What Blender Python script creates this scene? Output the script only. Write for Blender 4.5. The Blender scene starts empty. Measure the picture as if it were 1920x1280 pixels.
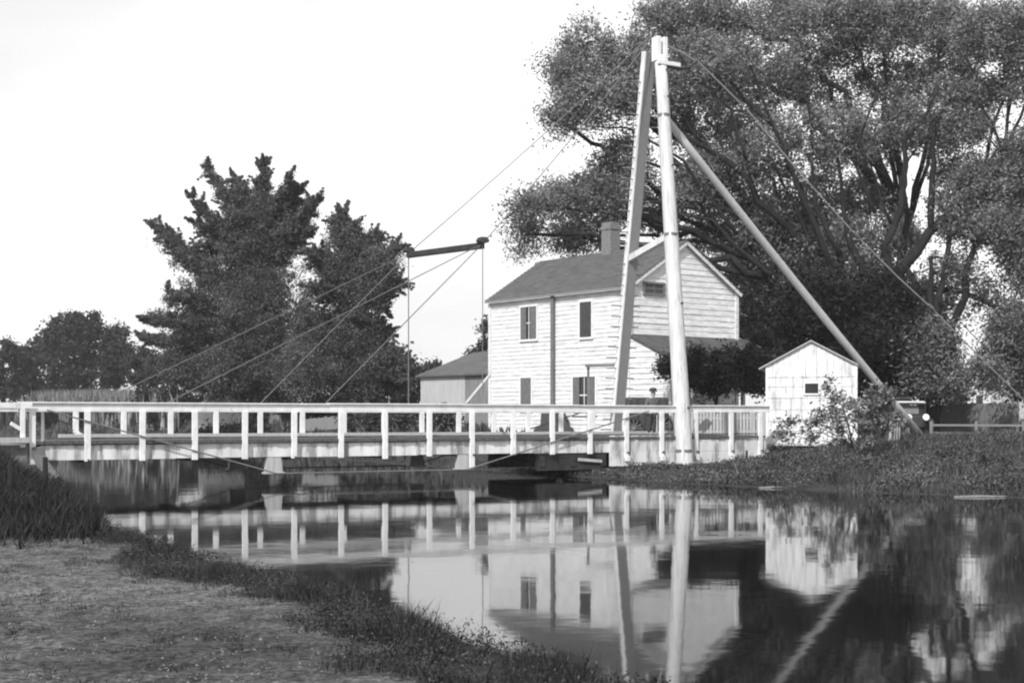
import bpy, math, random
import numpy as np
from mathutils import Vector, noise as mnoise

random.seed(7)
rng = np.random.default_rng(7)
scene = bpy.context.scene
COL = scene.collection

# ------------------------------------------------------------------ camera, sky, sun, exposure
F = 2500.0                      # focal length in photograph pixels (1920 wide)
CAMZ = 2.0                      # lens height above the water
HY = 785.0                      # horizon row of the photograph
cd = bpy.data.cameras.new('camera')
cam = bpy.data.objects.new('camera', cd)
COL.objects.link(cam)
cam.location = (0, 0, CAMZ)
cam.rotation_euler = (math.radians(90), 0, 0)
cd.sensor_width = 36.0
cd.lens = 36.0 * F / 1920.0
cd.shift_y = (HY - 640.0) / 1920.0
cd.clip_start = 0.1
cd.clip_end = 3000
scene.camera = cam

SUN_EL = math.radians(42)
TO_SUN_AZ = math.atan2(-0.88, -0.48)          # direction towards the sun in plan (x, y)
world = bpy.data.worlds.new('World')
scene.world = world
world.use_nodes = True
wt = world.node_tree
for n in list(wt.nodes):
    wt.nodes.remove(n)
wo = wt.nodes.new('ShaderNodeOutputWorld')
bg = wt.nodes.new('ShaderNodeBackground')
sky = wt.nodes.new('ShaderNodeTexSky')
sky.sky_type = 'NISHITA'
sky.sun_disc = False
sky.sun_elevation = SUN_EL
sky.sun_rotation = math.radians(90) - TO_SUN_AZ
sky.dust_density = 3.0
sky.air_density = 1.0
bw = wt.nodes.new('ShaderNodeRGBToBW')
tc = wt.nodes.new('ShaderNodeTexCoord')
cn = wt.nodes.new('ShaderNodeTexNoise')
cn.inputs['Scale'].default_value = 1.3
cn.inputs['Detail'].default_value = 4
mp = wt.nodes.new('ShaderNodeMapping')
mp.inputs['Scale'].default_value = (1, 1, 2.5)
mr = wt.nodes.new('ShaderNodeMapRange')
mr.inputs['From Min'].default_value = 0.3
mr.inputs['From Max'].default_value = 0.7
mr.inputs['To Min'].default_value = 4.6       # thin white overcast veil over the sky
mr.inputs['To Max'].default_value = 12.0
mx = wt.nodes.new('ShaderNodeMix')
mx.data_type = 'FLOAT'
mx.inputs[0].default_value = 0.75
wt.links.new(sky.outputs[0], bw.inputs[0])
wt.links.new(tc.outputs['Generated'], mp.inputs[0])
wt.links.new(mp.outputs[0], cn.inputs['Vector'])
wt.links.new(cn.outputs[0], mr.inputs[0])
wt.links.new(bw.outputs[0], mx.inputs[2])
wt.links.new(mr.outputs[0], mx.inputs[3])
wt.links.new(mx.outputs[0], bg.inputs[0])
bg.inputs[1].default_value = 0.10
wt.links.new(bg.outputs[0], wo.inputs[0])

sd = bpy.data.lights.new('sun', 'SUN')
sd.energy = 3.1
sd.angle = math.radians(1.5)
sd.color = (1, 1, 1)                           # black-and-white plate: neutral light
so = bpy.data.objects.new('sun', sd)
COL.objects.link(so)
ts = Vector((math.cos(TO_SUN_AZ) * math.cos(SUN_EL), math.sin(TO_SUN_AZ) * math.cos(SUN_EL), math.sin(SUN_EL)))
so.rotation_euler = ts.to_track_quat('Z', 'Y').to_euler()
so.location = (-20, -20, 30)

scene.view_settings.view_transform = 'Standard'
scene.view_settings.look = 'None'
scene.view_settings.exposure = 0.45
scene.view_settings.gamma = 1.0
scene.cycles.pixel_filter_type = 'BLACKMAN_HARRIS'
scene.cycles.filter_width = 2.1
scene.cycles.max_bounces = 6
scene.cycles.transparent_max_bounces = 6

# ------------------------------------------------------------------ frames of reference
E = Vector((0.877, 0.481, 0))                  # along the bridge, left bank to right bank
N = Vector((-0.481, 0.877, 0))                 # up the canal, away from the lens
UP = Vector((0, 0, 1))


def W(px, py, Y):
    return Vector(((px - 960) * Y / F, Y, CAMZ + (HY - py) * Y / F))


def UV(u, v, z=0.0):
    return E * u + N * v + UP * z


def LP(px, P, d):
    """distance along the plan line P + k d at which it crosses picture column px"""
    m = (px - 960) / F
    k = (m * P[1] - P[0]) / (d[0] - m * d[1])
    return Vector((P[0] + k * d[0], P[1] + k * d[1], 0)), k


B0 = Vector((-13.54, 37.6, 0))
ST = 1.54                                      # spacing of the railing posts


def BR(t, w=0.0, z=0.0):
    return B0 + E * (ST * t) + N * w + UP * z


# ------------------------------------------------------------------ materials
def ramp(nt, x, v0, v1, f0=0.3, f1=0.7):
    m = nt.nodes.new('ShaderNodeMapRange')
    m.inputs['From Min'].default_value = f0
    m.inputs['From Max'].default_value = f1
    m.inputs['To Min'].default_value = v0
    m.inputs['To Max'].default_value = v1
    nt.links.new(x, m.inputs[0])
    return m.outputs[0]


def tex(nt, scale, stretch=(1, 1, 1), detail=5, rough=0.6):
    t = nt.nodes.new('ShaderNodeTexCoord')
    m = nt.nodes.new('ShaderNodeMapping')
    m.inputs['Scale'].default_value = stretch
    n = nt.nodes.new('ShaderNodeTexNoise')
    n.inputs['Scale'].default_value = scale
    n.inputs['Detail'].default_value = detail
    n.inputs['Roughness'].default_value = rough
    nt.links.new(t.outputs['Object'], m.inputs[0])
    nt.links.new(m.outputs[0], n.inputs['Vector'])
    return n.outputs[0]


def math2(nt, op, a, b):
    m = nt.nodes.new('ShaderNodeMath')
    m.operation = op
    for i, x in enumerate((a, b)):
        if isinstance(x, (int, float)):
            m.inputs[i].default_value = x
        else:
            nt.links.new(x, m.inputs[i])
    return m.outputs[0]


def mat(name, v, var=0.15, scale=3.0, stretch=(1, 1, 1), rough=0.8, bump=0.0, spots=None, spec=0.25):
    m = bpy.data.materials.new(name)
    m.use_nodes = True
    nt = m.node_tree
    b = nt.nodes['Principled BSDF']
    b.inputs['Roughness'].default_value = rough
    b.inputs['Specular IOR Level'].default_value = spec
    n = tex(nt, scale, stretch)
    c = ramp(nt, n, v * (1 - var), v * (1 + var))
    if spots:                                   # (scale, stretch, threshold, darkest factor)
        n2 = tex(nt, spots[0], spots[1], 6, 0.7)
        c = math2(nt, 'MULTIPLY', c, ramp(nt, n2, spots[3], 1.0, spots[2] - 0.06, spots[2] + 0.06))
    nt.links.new(c, b.inputs['Base Color'])
    if bump:
        bn = nt.nodes.new('ShaderNodeBump')
        bn.inputs['Strength'].default_value = 0.6
        bn.inputs['Distance'].default_value = bump
        nt.links.new(tex(nt, scale * 3, stretch, 8, 0.7), bn.inputs['Height'])
        nt.links.new(bn.outputs[0], b.inputs['Normal'])
    return m


def leafmat(name, v, var=0.45, trans=0.25):
    m = bpy.data.materials.new(name)
    m.use_nodes = True
    nt = m.node_tree
    nt.nodes.remove(nt.nodes['Principled BSDF'])
    out = nt.nodes['Material Output']
    g = nt.nodes.new('ShaderNodeNewGeometry')
    a = ramp(nt, g.outputs['Random Per Island'], v * (1 - var), v * (1 + var), 0, 1)
    a = math2(nt, 'MULTIPLY', a, ramp(nt, tex(nt, 0.5, (1, 1, 1), 3), 0.7, 1.35))
    d = nt.nodes.new('ShaderNodeBsdfDiffuse')
    t = nt.nodes.new('ShaderNodeBsdfTranslucent')
    s = nt.nodes.new('ShaderNodeMixShader')
    s.inputs[0].default_value = trans
    nt.links.new(a, d.inputs[0])
    nt.links.new(a, t.inputs[0])
    nt.links.new(d.outputs[0], s.inputs[1])
    nt.links.new(t.outputs[0], s.inputs[2])
    nt.links.new(s.outputs[0], out.inputs[0])
    return m


M = {}
M['white'] = mat('white_paint', 0.74, 0.12, 2.5, (1, 1, 1), 0.75, 0.004, (9, (1, 1, 0.25), 0.36, 0.55))
M['fascia'] = mat('stained_white_boards', 0.64, 0.25, 1.3, (1, 1, 0.25), 0.8, 0.004, (2.6, (1, 1, 0.2), 0.45, 0.45))
M['clap'] = mat('white_clapboard', 0.66, 0.2, 1.6, (1, 1, 6), 0.8, 0.003, (3.0, (1, 1, 5), 0.42, 0.76))
M['shanty'] = mat('worn_whitewash', 0.72, 0.15, 2.5, (3, 3, 0.4), 0.85, 0.006, (3.2, (2.5, 2.5, 0.35), 0.43, 0.6))
M['mast'] = mat('weathered_white_mast', 0.62, 0.16, 5, (3, 3, 0.25), 0.85, 0.008, (4, (2.5, 2.5, 0.15), 0.40, 0.6))
M['iron_bright'] = mat('bright_wire_rope', 0.30, 0.2, 9, rough=0.5)
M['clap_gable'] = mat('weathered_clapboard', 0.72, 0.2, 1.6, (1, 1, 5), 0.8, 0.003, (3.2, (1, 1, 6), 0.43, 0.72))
M['shutter'] = mat('grey_shutter', 0.16, 0.25, 5, (1, 1, 3))
M['shutter_dark'] = mat('dark_shutter', 0.07, 0.3, 5, (1, 1, 3))
M['pane'] = mat('window_glass', 0.03, 0.4, 4, rough=0.15, spec=0.5)
M['roof'] = mat('wood_shingle', 0.10, 0.25, 1.5, (1, 1, 3), 0.9, 0.02, (7, (1, 1, 1), 0.4, 0.7))
M['roof_dark'] = mat('dark_shingle', 0.075, 0.3, 2, (1, 1, 1), 0.9, 0.02)
M['brick'] = mat('chimney_brick', 0.18, 0.25, 6, (1, 1, 2.5), 0.9, 0.01)
M['pipe'] = mat('grey_pipe', 0.15, 0.2, 4)
M['grey_wood'] = mat('grey_weathered_wood', 0.20, 0.2, 5, (4, 4, 0.3), 0.85, 0.006)
M['pale_wood'] = mat('pale_weathered_wood', 0.42, 0.18, 3, (6, 6, 0.3), 0.85, 0.006)
M['barn_dark'] = mat('dark_barn_wood', 0.20, 0.3, 3, (6, 6, 0.3), 0.9, 0.006)
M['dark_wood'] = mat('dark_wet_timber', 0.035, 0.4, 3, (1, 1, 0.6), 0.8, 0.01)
M['deck'] = mat('deck_planks', 0.10, 0.3, 6, (1, 1, 1), 0.9, 0.01)
M['iron'] = mat('iron_cable', 0.16, 0.2, 9, rough=0.6)
M['iron_pale'] = mat('grey_wire_rope', 0.13, 0.2, 9, rough=0.5)  # one even grey for the stay cables and turnbuckles
M['iron_dark'] = mat('dark_iron', 0.05, 0.3, 9, rough=0.5)
M['black'] = mat('black_coachwork', 0.03, 0.3, 3, rough=0.4)
M['coat'] = mat('grey_coat', 0.12, 0.2, 8)
M['skin'] = mat('skin', 0.35, 0.08, 8, rough=0.6)
M['hat'] = mat('dark_felt', 0.05, 0.2, 8)
M['lamp'] = mat('pale_enamel', 0.85, 0.05, 5, rough=0.3)
M['canvas'] = mat('pale_canvas', 0.6, 0.12, 5)
M['bark'] = mat('dark_bark', 0.02, 0.4, 4, (1, 1, 0.3), 0.95, 0.03)
M['bark_pale'] = mat('pale_bark', 0.20, 0.3, 3, (1, 1, 0.3), 0.95, 0.03)
M['stone'] = mat('rubble_stone', 0.16, 0.35, 2.5, (1, 1, 1), 0.9, 0.04)
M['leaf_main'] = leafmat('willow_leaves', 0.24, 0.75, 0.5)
M['leaf_cedar'] = leafmat('spiky_tree_leaves', 0.13, 0.7, 0.4)
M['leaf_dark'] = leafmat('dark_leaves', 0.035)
M['leaf_far'] = leafmat('far_leaves', 0.06, 0.3)
M['leaf_shrub'] = leafmat('pale_shrub_leaves', 0.20, 0.75)
M['weed'] = leafmat('bank_weeds', 0.085, 0.8)
M['weed_dark'] = leafmat('dark_bank_weeds', 0.045, 0.7)
M['weed_fore'] = leafmat('waterside_grass', 0.055, 0.85)
M['bank_leaf'] = leafmat('pale_weed_leaves', 0.11, 0.85)
M['corn'] = leafmat('corn_leaves', 0.20, 0.6)
M['leg_grey'] = mat('unpainted_grey_leg', 0.23, 0.15, 5, (4, 4, 0.3), 0.85, 0.006)


def ground_material():
    m = bpy.data.materials.new('bank_soil_and_gravel')
    m.use_nodes = True
    nt = m.node_tree
    b = nt.nodes['Principled BSDF']
    b.inputs['Roughness'].default_value = 0.95
    b.inputs['Specular IOR Level'].default_value = 0.1
    at = nt.nodes.new('ShaderNodeAttribute')
    at.attribute_name = 'gravel'
    n1 = tex(nt, 0.55, (1, 1, 1), 4, 0.6)
    n2 = tex(nt, 16, (1, 1, 1), 8, 0.85)
    n3 = tex(nt, 3.5, (1, 1, 1), 6, 0.65)
    gr = math2(nt, 'MULTIPLY', ramp(nt, n2, 0.05, 0.33, 0.40, 0.60), ramp(nt, n1, 0.55, 1.15, 0.38, 0.60))
    gr = math2(nt, 'MULTIPLY', gr, ramp(nt, n3, 0.6, 1.1, 0.38, 0.56))
    so_ = ramp(nt, n2, 0.03, 0.075, 0.3, 0.7)
    mi = nt.nodes.new('ShaderNodeMix')
    mi.data_type = 'FLOAT'
    edge = math2(nt, 'ADD', at.outputs['Fac'], ramp(nt, n3, -0.35, 0.35, 0.3, 0.7))
    nt.links.new(ramp(nt, edge, 0, 1, 0.35, 0.65), mi.inputs[0])
    nt.links.new(so_, mi.inputs[2])
    nt.links.new(gr, mi.inputs[3])
    nt.links.new(mi.outputs[0], b.inputs['Base Color'])
    bn = nt.nodes.new('ShaderNodeBump')
    bn.inputs['Strength'].default_value = 1.0
    bn.inputs['Distance'].default_value = 0.05
    nt.links.new(n2, bn.inputs['Height'])
    nt.links.new(bn.outputs[0], b.inputs['Normal'])
    return m


def water_material():
    m = bpy.data.materials.new('canal_water')
    m.use_nodes = True
    nt = m.node_tree
    b = nt.nodes['Principled BSDF']
    b.inputs['Base Color'].default_value = (0.004, 0.004, 0.004, 1)
    b.inputs['Roughness'].default_value = 0.043
    b.inputs['IOR'].default_value = 2.0
    b.inputs['Specular IOR Level'].default_value = 0.6
    a = tex(nt, 0.55, (1, 1, 1), 3, 0.5)
    c = tex(nt, 3.0, (1, 1, 1), 3, 0.5)
    h = math2(nt, 'ADD', a, math2(nt, 'MULTIPLY', c, 0.12))
    bn = nt.nodes.new('ShaderNodeBump')
    bn.inputs['Strength'].default_value = 0.5
    bn.inputs['Distance'].default_value = 0.009
    nt.links.new(h, bn.inputs['Height'])
    nt.links.new(bn.outputs[0], b.inputs['Normal'])
    return m


M['ground'] = ground_material()
M['water'] = water_material()

# ------------------------------------------------------------------ object helpers
BASE = {}


def link(o, parent=None, base=None):
    COL.objects.link(o)
    if parent is not None:
        o.parent = parent
        BASE[o.name] = BASE[parent.name]
    else:
        BASE[o.name] = Vector(base) if base is not None else Vector((0, 0, 0))
        o.location = BASE[o.name]
    return o


def tag(o, label=None, cat=None, group=None, kind=None):
    if label: o['label'] = label
    if cat: o['category'] = cat
    if group: o['group'] = group
    if kind: o['kind'] = kind
    return o


def thing(name, base, label, cat, group=None):
    o = bpy.data.objects.new(name, None)
    o.empty_display_size = 0.3
    link(o, None, base)
    return tag(o, label, cat, group)


class MB:
    def __init__(s):
        s.v = []
        s.f = []

    def quad(s, a, b, c, d):
        i = len(s.v)
        s.v += [Vector(a), Vector(b), Vector(c), Vector(d)]
        s.f.append((i, i + 1, i + 2, i + 3))

    def poly(s, pts):
        i = len(s.v)
        s.v += [Vector(p) for p in pts]
        s.f.append(tuple(range(i, i + len(pts))))

    def prism(s, pts, d):
        """closed solid: polygon pts pushed by vector d"""
        i = len(s.v)
        n = len(pts)
        d = Vector(d)
        s.v += [Vector(p) for p in pts] + [Vector(p) + d for p in pts]
        s.f.append(tuple(range(i + n - 1, i - 1, -1)))
        s.f.append(tuple(range(i + n, i + 2 * n)))
        for k in range(n):
            s.f.append((i + k, i + (k + 1) % n, i + n + (k + 1) % n, i + n + k))

    def box(s, c, ax, ay, az):
        """oriented box, c = centre, ax ay az = half axes"""
        c, ax, ay, az = Vector(c), Vector(ax), Vector(ay), Vector(az)
        s.prism([c - ax - ay - az, c + ax - ay - az, c + ax + ay - az, c - ax + ay - az], az * 2)

    def bar(s, a, b, w, h, side=None):
        """square timber from a to b, w across side, h the other way"""
        a, b = Vector(a), Vector(b)
        d = (b - a)
        L = d.length
        d.normalize()
        if side is None:
            side = d.cross(UP)
            if side.length < 1e-3:
                side = Vector((1, 0, 0))
        side = (Vector(side) - d * Vector(side).dot(d)).normalized()
        o = d.cross(side)
        s.box((a + b) / 2, side * w / 2, o * h / 2, d * L / 2)

    def tube(s, pts, rad, seg=6):
        pts = [Vector(p) for p in pts]
        if not hasattr(rad, '__len__'):
            rad = [rad] * len(pts)
        i0 = len(s.v)
        ref = Vector((0.3, 0.2, 0.93))
        for k, p in enumerate(pts):
            d = (pts[min(k + 1, len(pts) - 1)] - pts[max(k - 1, 0)]).normalized()
            a = d.cross(ref)
            if a.length < 0.05:
                a = d.cross(Vector((1, 0, 0)))
            a.normalize()
            b = d.cross(a)
            for j in range(seg):
                t = 2 * math.pi * j / seg
                s.v.append(p + (a * math.cos(t) + b * math.sin(t)) * rad[k])
        for k in range(len(pts) - 1):
            for j in range(seg):
                s.f.append((i0 + k * seg + j, i0 + k * seg + (j + 1) % seg,
                            i0 + (k + 1) * seg + (j + 1) % seg, i0 + (k + 1) * seg + j))
        s.f.append(tuple(i0 + j for j in range(seg))[::-1])
        s.f.append(tuple(i0 + (len(pts) - 1) * seg + j for j in range(seg)))

    def build(s, name, m, parent=None, base=None, bevel=0.0, smooth=False):
        me = bpy.data.meshes.new(name)
        b = BASE[parent.name] if parent is not None else (Vector(base) if base is not None else Vector((0, 0, 0)))
        me.from_pydata([tuple(v - b) for v in s.v], [], s.f)
        me.update()
        me.materials.append(M[m])
        if smooth:
            me.polygons.foreach_set('use_smooth', [True] * len(me.polygons))
        o = bpy.data.objects.new(name, me)
        link(o, parent, b)
        if bevel:
            md = o.modifiers.new('bevel', 'BEVEL')
            md.width = bevel
            md.segments = 2
            md.limit_method = 'ANGLE'
        return o


def np_mesh(name, verts, k, m, parent=None, base=None):
    """verts (n*k,3) in world space, every k consecutive verts one face"""
    b = BASE[parent.name] if parent is not None else (Vector(base) if base is not None else Vector((0, 0, 0)))
    v = (verts - np.array(b)).astype(np.float32)
    nf = len(v) // k
    me = bpy.data.meshes.new(name)
    me.vertices.add(len(v))
    me.vertices.foreach_set('co', v.ravel())
    me.loops.add(len(v))
    me.loops.foreach_set('vertex_index', np.arange(len(v), dtype=np.int32))
    me.polygons.add(nf)
    me.polygons.foreach_set('loop_start', np.arange(0, nf * k, k, dtype=np.int32))
    me.polygons.foreach_set('loop_total', np.full(nf, k, dtype=np.int32))
    me.update(calc_edges=True)
    me.materials.append(M[m])
    o = bpy.data.objects.new(name, me)
    return link(o, parent, b)


def rand_unit(n):
    a = rng.normal(size=(n, 3))
    return a / np.linalg.norm(a, axis=1)[:, None]


def leaf_quads(c, size, aspect=0.5, droop=0.0):
    n = len(c)
    a = rand_unit(n)
    a[:, 2] = a[:, 2] * (1 - droop) - droop
    a /= np.linalg.norm(a, axis=1)[:, None]
    b = np.cross(a, rand_unit(n))
    b /= np.linalg.norm(b, axis=1)[:, None] + 1e-6
    s = size * rng.uniform(0.6, 1.4, n)[:, None]
    a = a * s
    b = b * s * aspect
    return np.stack([c - a, c + b * 0.9 - a * 0.1, c + a, c - b * 0.9 - a * 0.1], 1).reshape(-1, 3)


def blades(p, h, w, lean=0.35):
    """grass blades as thin triangles, p (n,3)"""
    n = len(p)
    hh = h * rng.uniform(0.5, 1.3, n)
    ang = rng.uniform(0, 2 * math.pi, n)
    side = np.stack([np.cos(ang), np.sin(ang), np.zeros(n)], 1) * (w * rng.uniform(0.6, 1.4, n))[:, None]
    an2 = rng.uniform(0, 2 * math.pi, n)
    l = hh * lean * rng.uniform(0, 1.6, n)
    tip = p + np.stack([np.cos(an2) * l, np.sin(an2) * l, hh], 1)
    mid = p + np.stack([np.cos(an2) * l * 0.44, np.sin(an2) * l * 0.44, hh * 0.50], 1)
    return np.stack([p - side, p + side, mid + side * 0.9, tip, mid - side * 0.9], 1).reshape(-1, 3)


# ------------------------------------------------------------------ terrain
def smooth(x, a, b):
    t = np.clip((x - a) / (b - a), 0, 1)
    return t * t * (3 - 2 * t)


def ufar(v):
    return np.interp(v, [-40, 15, 22, 25, 27.5, 31, 34, 60, 400], [33, 30, 28.2, 26.7, 25.6, 24.9, 24.2, 24.2, 24.2])


def unear(v):
    return np.interp(v, [-40, 6.5, 9, 13, 20, 26, 34, 38, 46, 60, 400], [4.7, 4.85, 4.8, 4.7, 4.5, 4.6, 4.8, 5.1, 5.4, 5.0, 5.0])


def hnoise(x, y, s):
    return (np.sin(x * 1.7 * s + 1.3 * np.sin(y * 0.9 * s)) * np.cos(y * 1.3 * s + 0.7 * np.sin(x * 1.1 * s + 2))
            + 0.5 * np.sin(x * 3.9 * s + y * 2.7 * s + 1))


def gz(u, v):
    un, uf = unear(v), ufar(v)
    road = smooth(v, 16.5, 29)
    hn = 0.55 + 0.75 * road
    # near bank
    d = un - u
    near = -0.9 + 0.95 * smooth(d, -1.4, 0.05) + (hn - 0.05) * smooth(d, -0.1, 1.0 + 0.2 * road)
    near = near + 0.10 * smooth(d, 8, 20)
    # far bank
    e = u - uf
    far = -0.9 + 0.93 * smooth(e, -1.5, 0.05) + 0.27 * smooth(e, 0.0, 3.0)
    ramp_ = np.where(v < 43.2, smooth(e, 5.5, 14), smooth(e, 1.5, 5.5))
    far = far + 0.90 * ramp_ + 0.018 * np.clip(v - 62, 0, 130) * smooth(e, 0, 5)
    z = np.maximum(near, far)
    z = z + (0.035 * hnoise(u, v, 0.8) + 0.02 * hnoise(u, v, 2.7)) * (z > 0.2) * np.where(u < 5, 0.3, 1.0)
    return z


def zg(x, y):
    u = x * E.x + y * E.y
    v = x * N.x + y * N.y
    return float(gz(np.array([u]), np.array([v]))[0])


def make_ground():
    us = np.concatenate([np.linspace(-400, -40, 8), np.linspace(-30, -6, 13), np.arange(-5, 8, 0.13),
                         np.arange(8, 23, 1.5), np.arange(23, 40, 0.3), np.linspace(41, 90, 26), np.linspace(100, 900, 14)])
    vs = np.concatenate([np.linspace(-150, -10, 6), np.arange(-4, 5, 1.0), np.arange(5, 22, 0.14), np.arange(22, 70, 0.4),
                         np.linspace(71, 260, 60), np.linspace(300, 1400, 12)])
    U, V = np.meshgrid(us, vs, indexing='ij')
    Z = gz(U, V)
    nearmask = (U < 5.2) & (V < 26)
    bumps = np.zeros_like(Z)
    idx = np.argwhere(nearmask & (U > -6) & (V > 3))
    for i, j in idx:
        bumps[i, j] = (0.022 * mnoise.noise((U[i, j] * 0.9, V[i, j] * 0.9, 0))
                       + 0.026 * mnoise.noise((U[i, j] * 3.3, V[i, j] * 3.3, 3)))
    Z = Z + bumps
    X = U * E.x + V * N.x
    Yc = U * E.y + V * N.y
    nu, nv = U.shape
    verts = np.stack([X, Yc, Z], -1).reshape(-1, 3)
    a = np.arange(nu * nv).reshape(nu, nv)
    faces = np.stack([a[:-1, :-1], a[1:, :-1], a[1:, 1:], a[:-1, 1:]], -1).reshape(-1, 4)
    me = bpy.data.meshes.new('ground')
    me.vertices.add(len(verts))
    me.vertices.foreach_set('co', verts.astype(np.float32).ravel())
    me.loops.add(len(faces) * 4)
    me.loops.foreach_set('vertex_index', faces.astype(np.int32).ravel())
    me.polygons.add(len(faces))
    me.polygons.foreach_set('loop_start', np.arange(0, len(faces) * 4, 4, dtype=np.int32))
    me.polygons.foreach_set('loop_total', np.full(len(faces), 4, dtype=np.int32))
    me.update(calc_edges=True)
    me.polygons.foreach_set('use_smooth', [True] * len(faces))
    g = smooth(3.9 - U, 0, 0.8) * (1 - smooth(V, 15.5, 18.5)) + smooth(V, 38, 40) * (1 - smooth(V, 43, 46)) * (U < 7)
    at = me.attributes.new('gravel', 'FLOAT', 'POINT')
    at.data.foreach_set('value', g.reshape(-1).astype(np.float32))
    me.materials.append(M['ground'])
    o = bpy.data.objects.new('ground', me)
    link(o)
    tag(o, kind='structure')
    w = MB()
    w.quad(UV(2.5, -150), UV(36, -150), UV(36, 400), UV(2.5, 400))
    tag(w.build('water', 'water'), kind='structure')


make_ground()

# ------------------------------------------------------------------ swing bridge
DECKZ, RAILZ, WID = 1.37, 2.45, 4.0
near_px = [60, 163, 266, 364, 458, 550, 638, 720, 803, 883, 960, 1033, 1104, 1172, 1238, 1302, 1368, 1423]
far_px = [142, 232, 320, 405, 488, 567, 645, 720, 791, 860, 926, 990, 1052, 1112, 1171, 1228, 1283, 1336]


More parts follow.
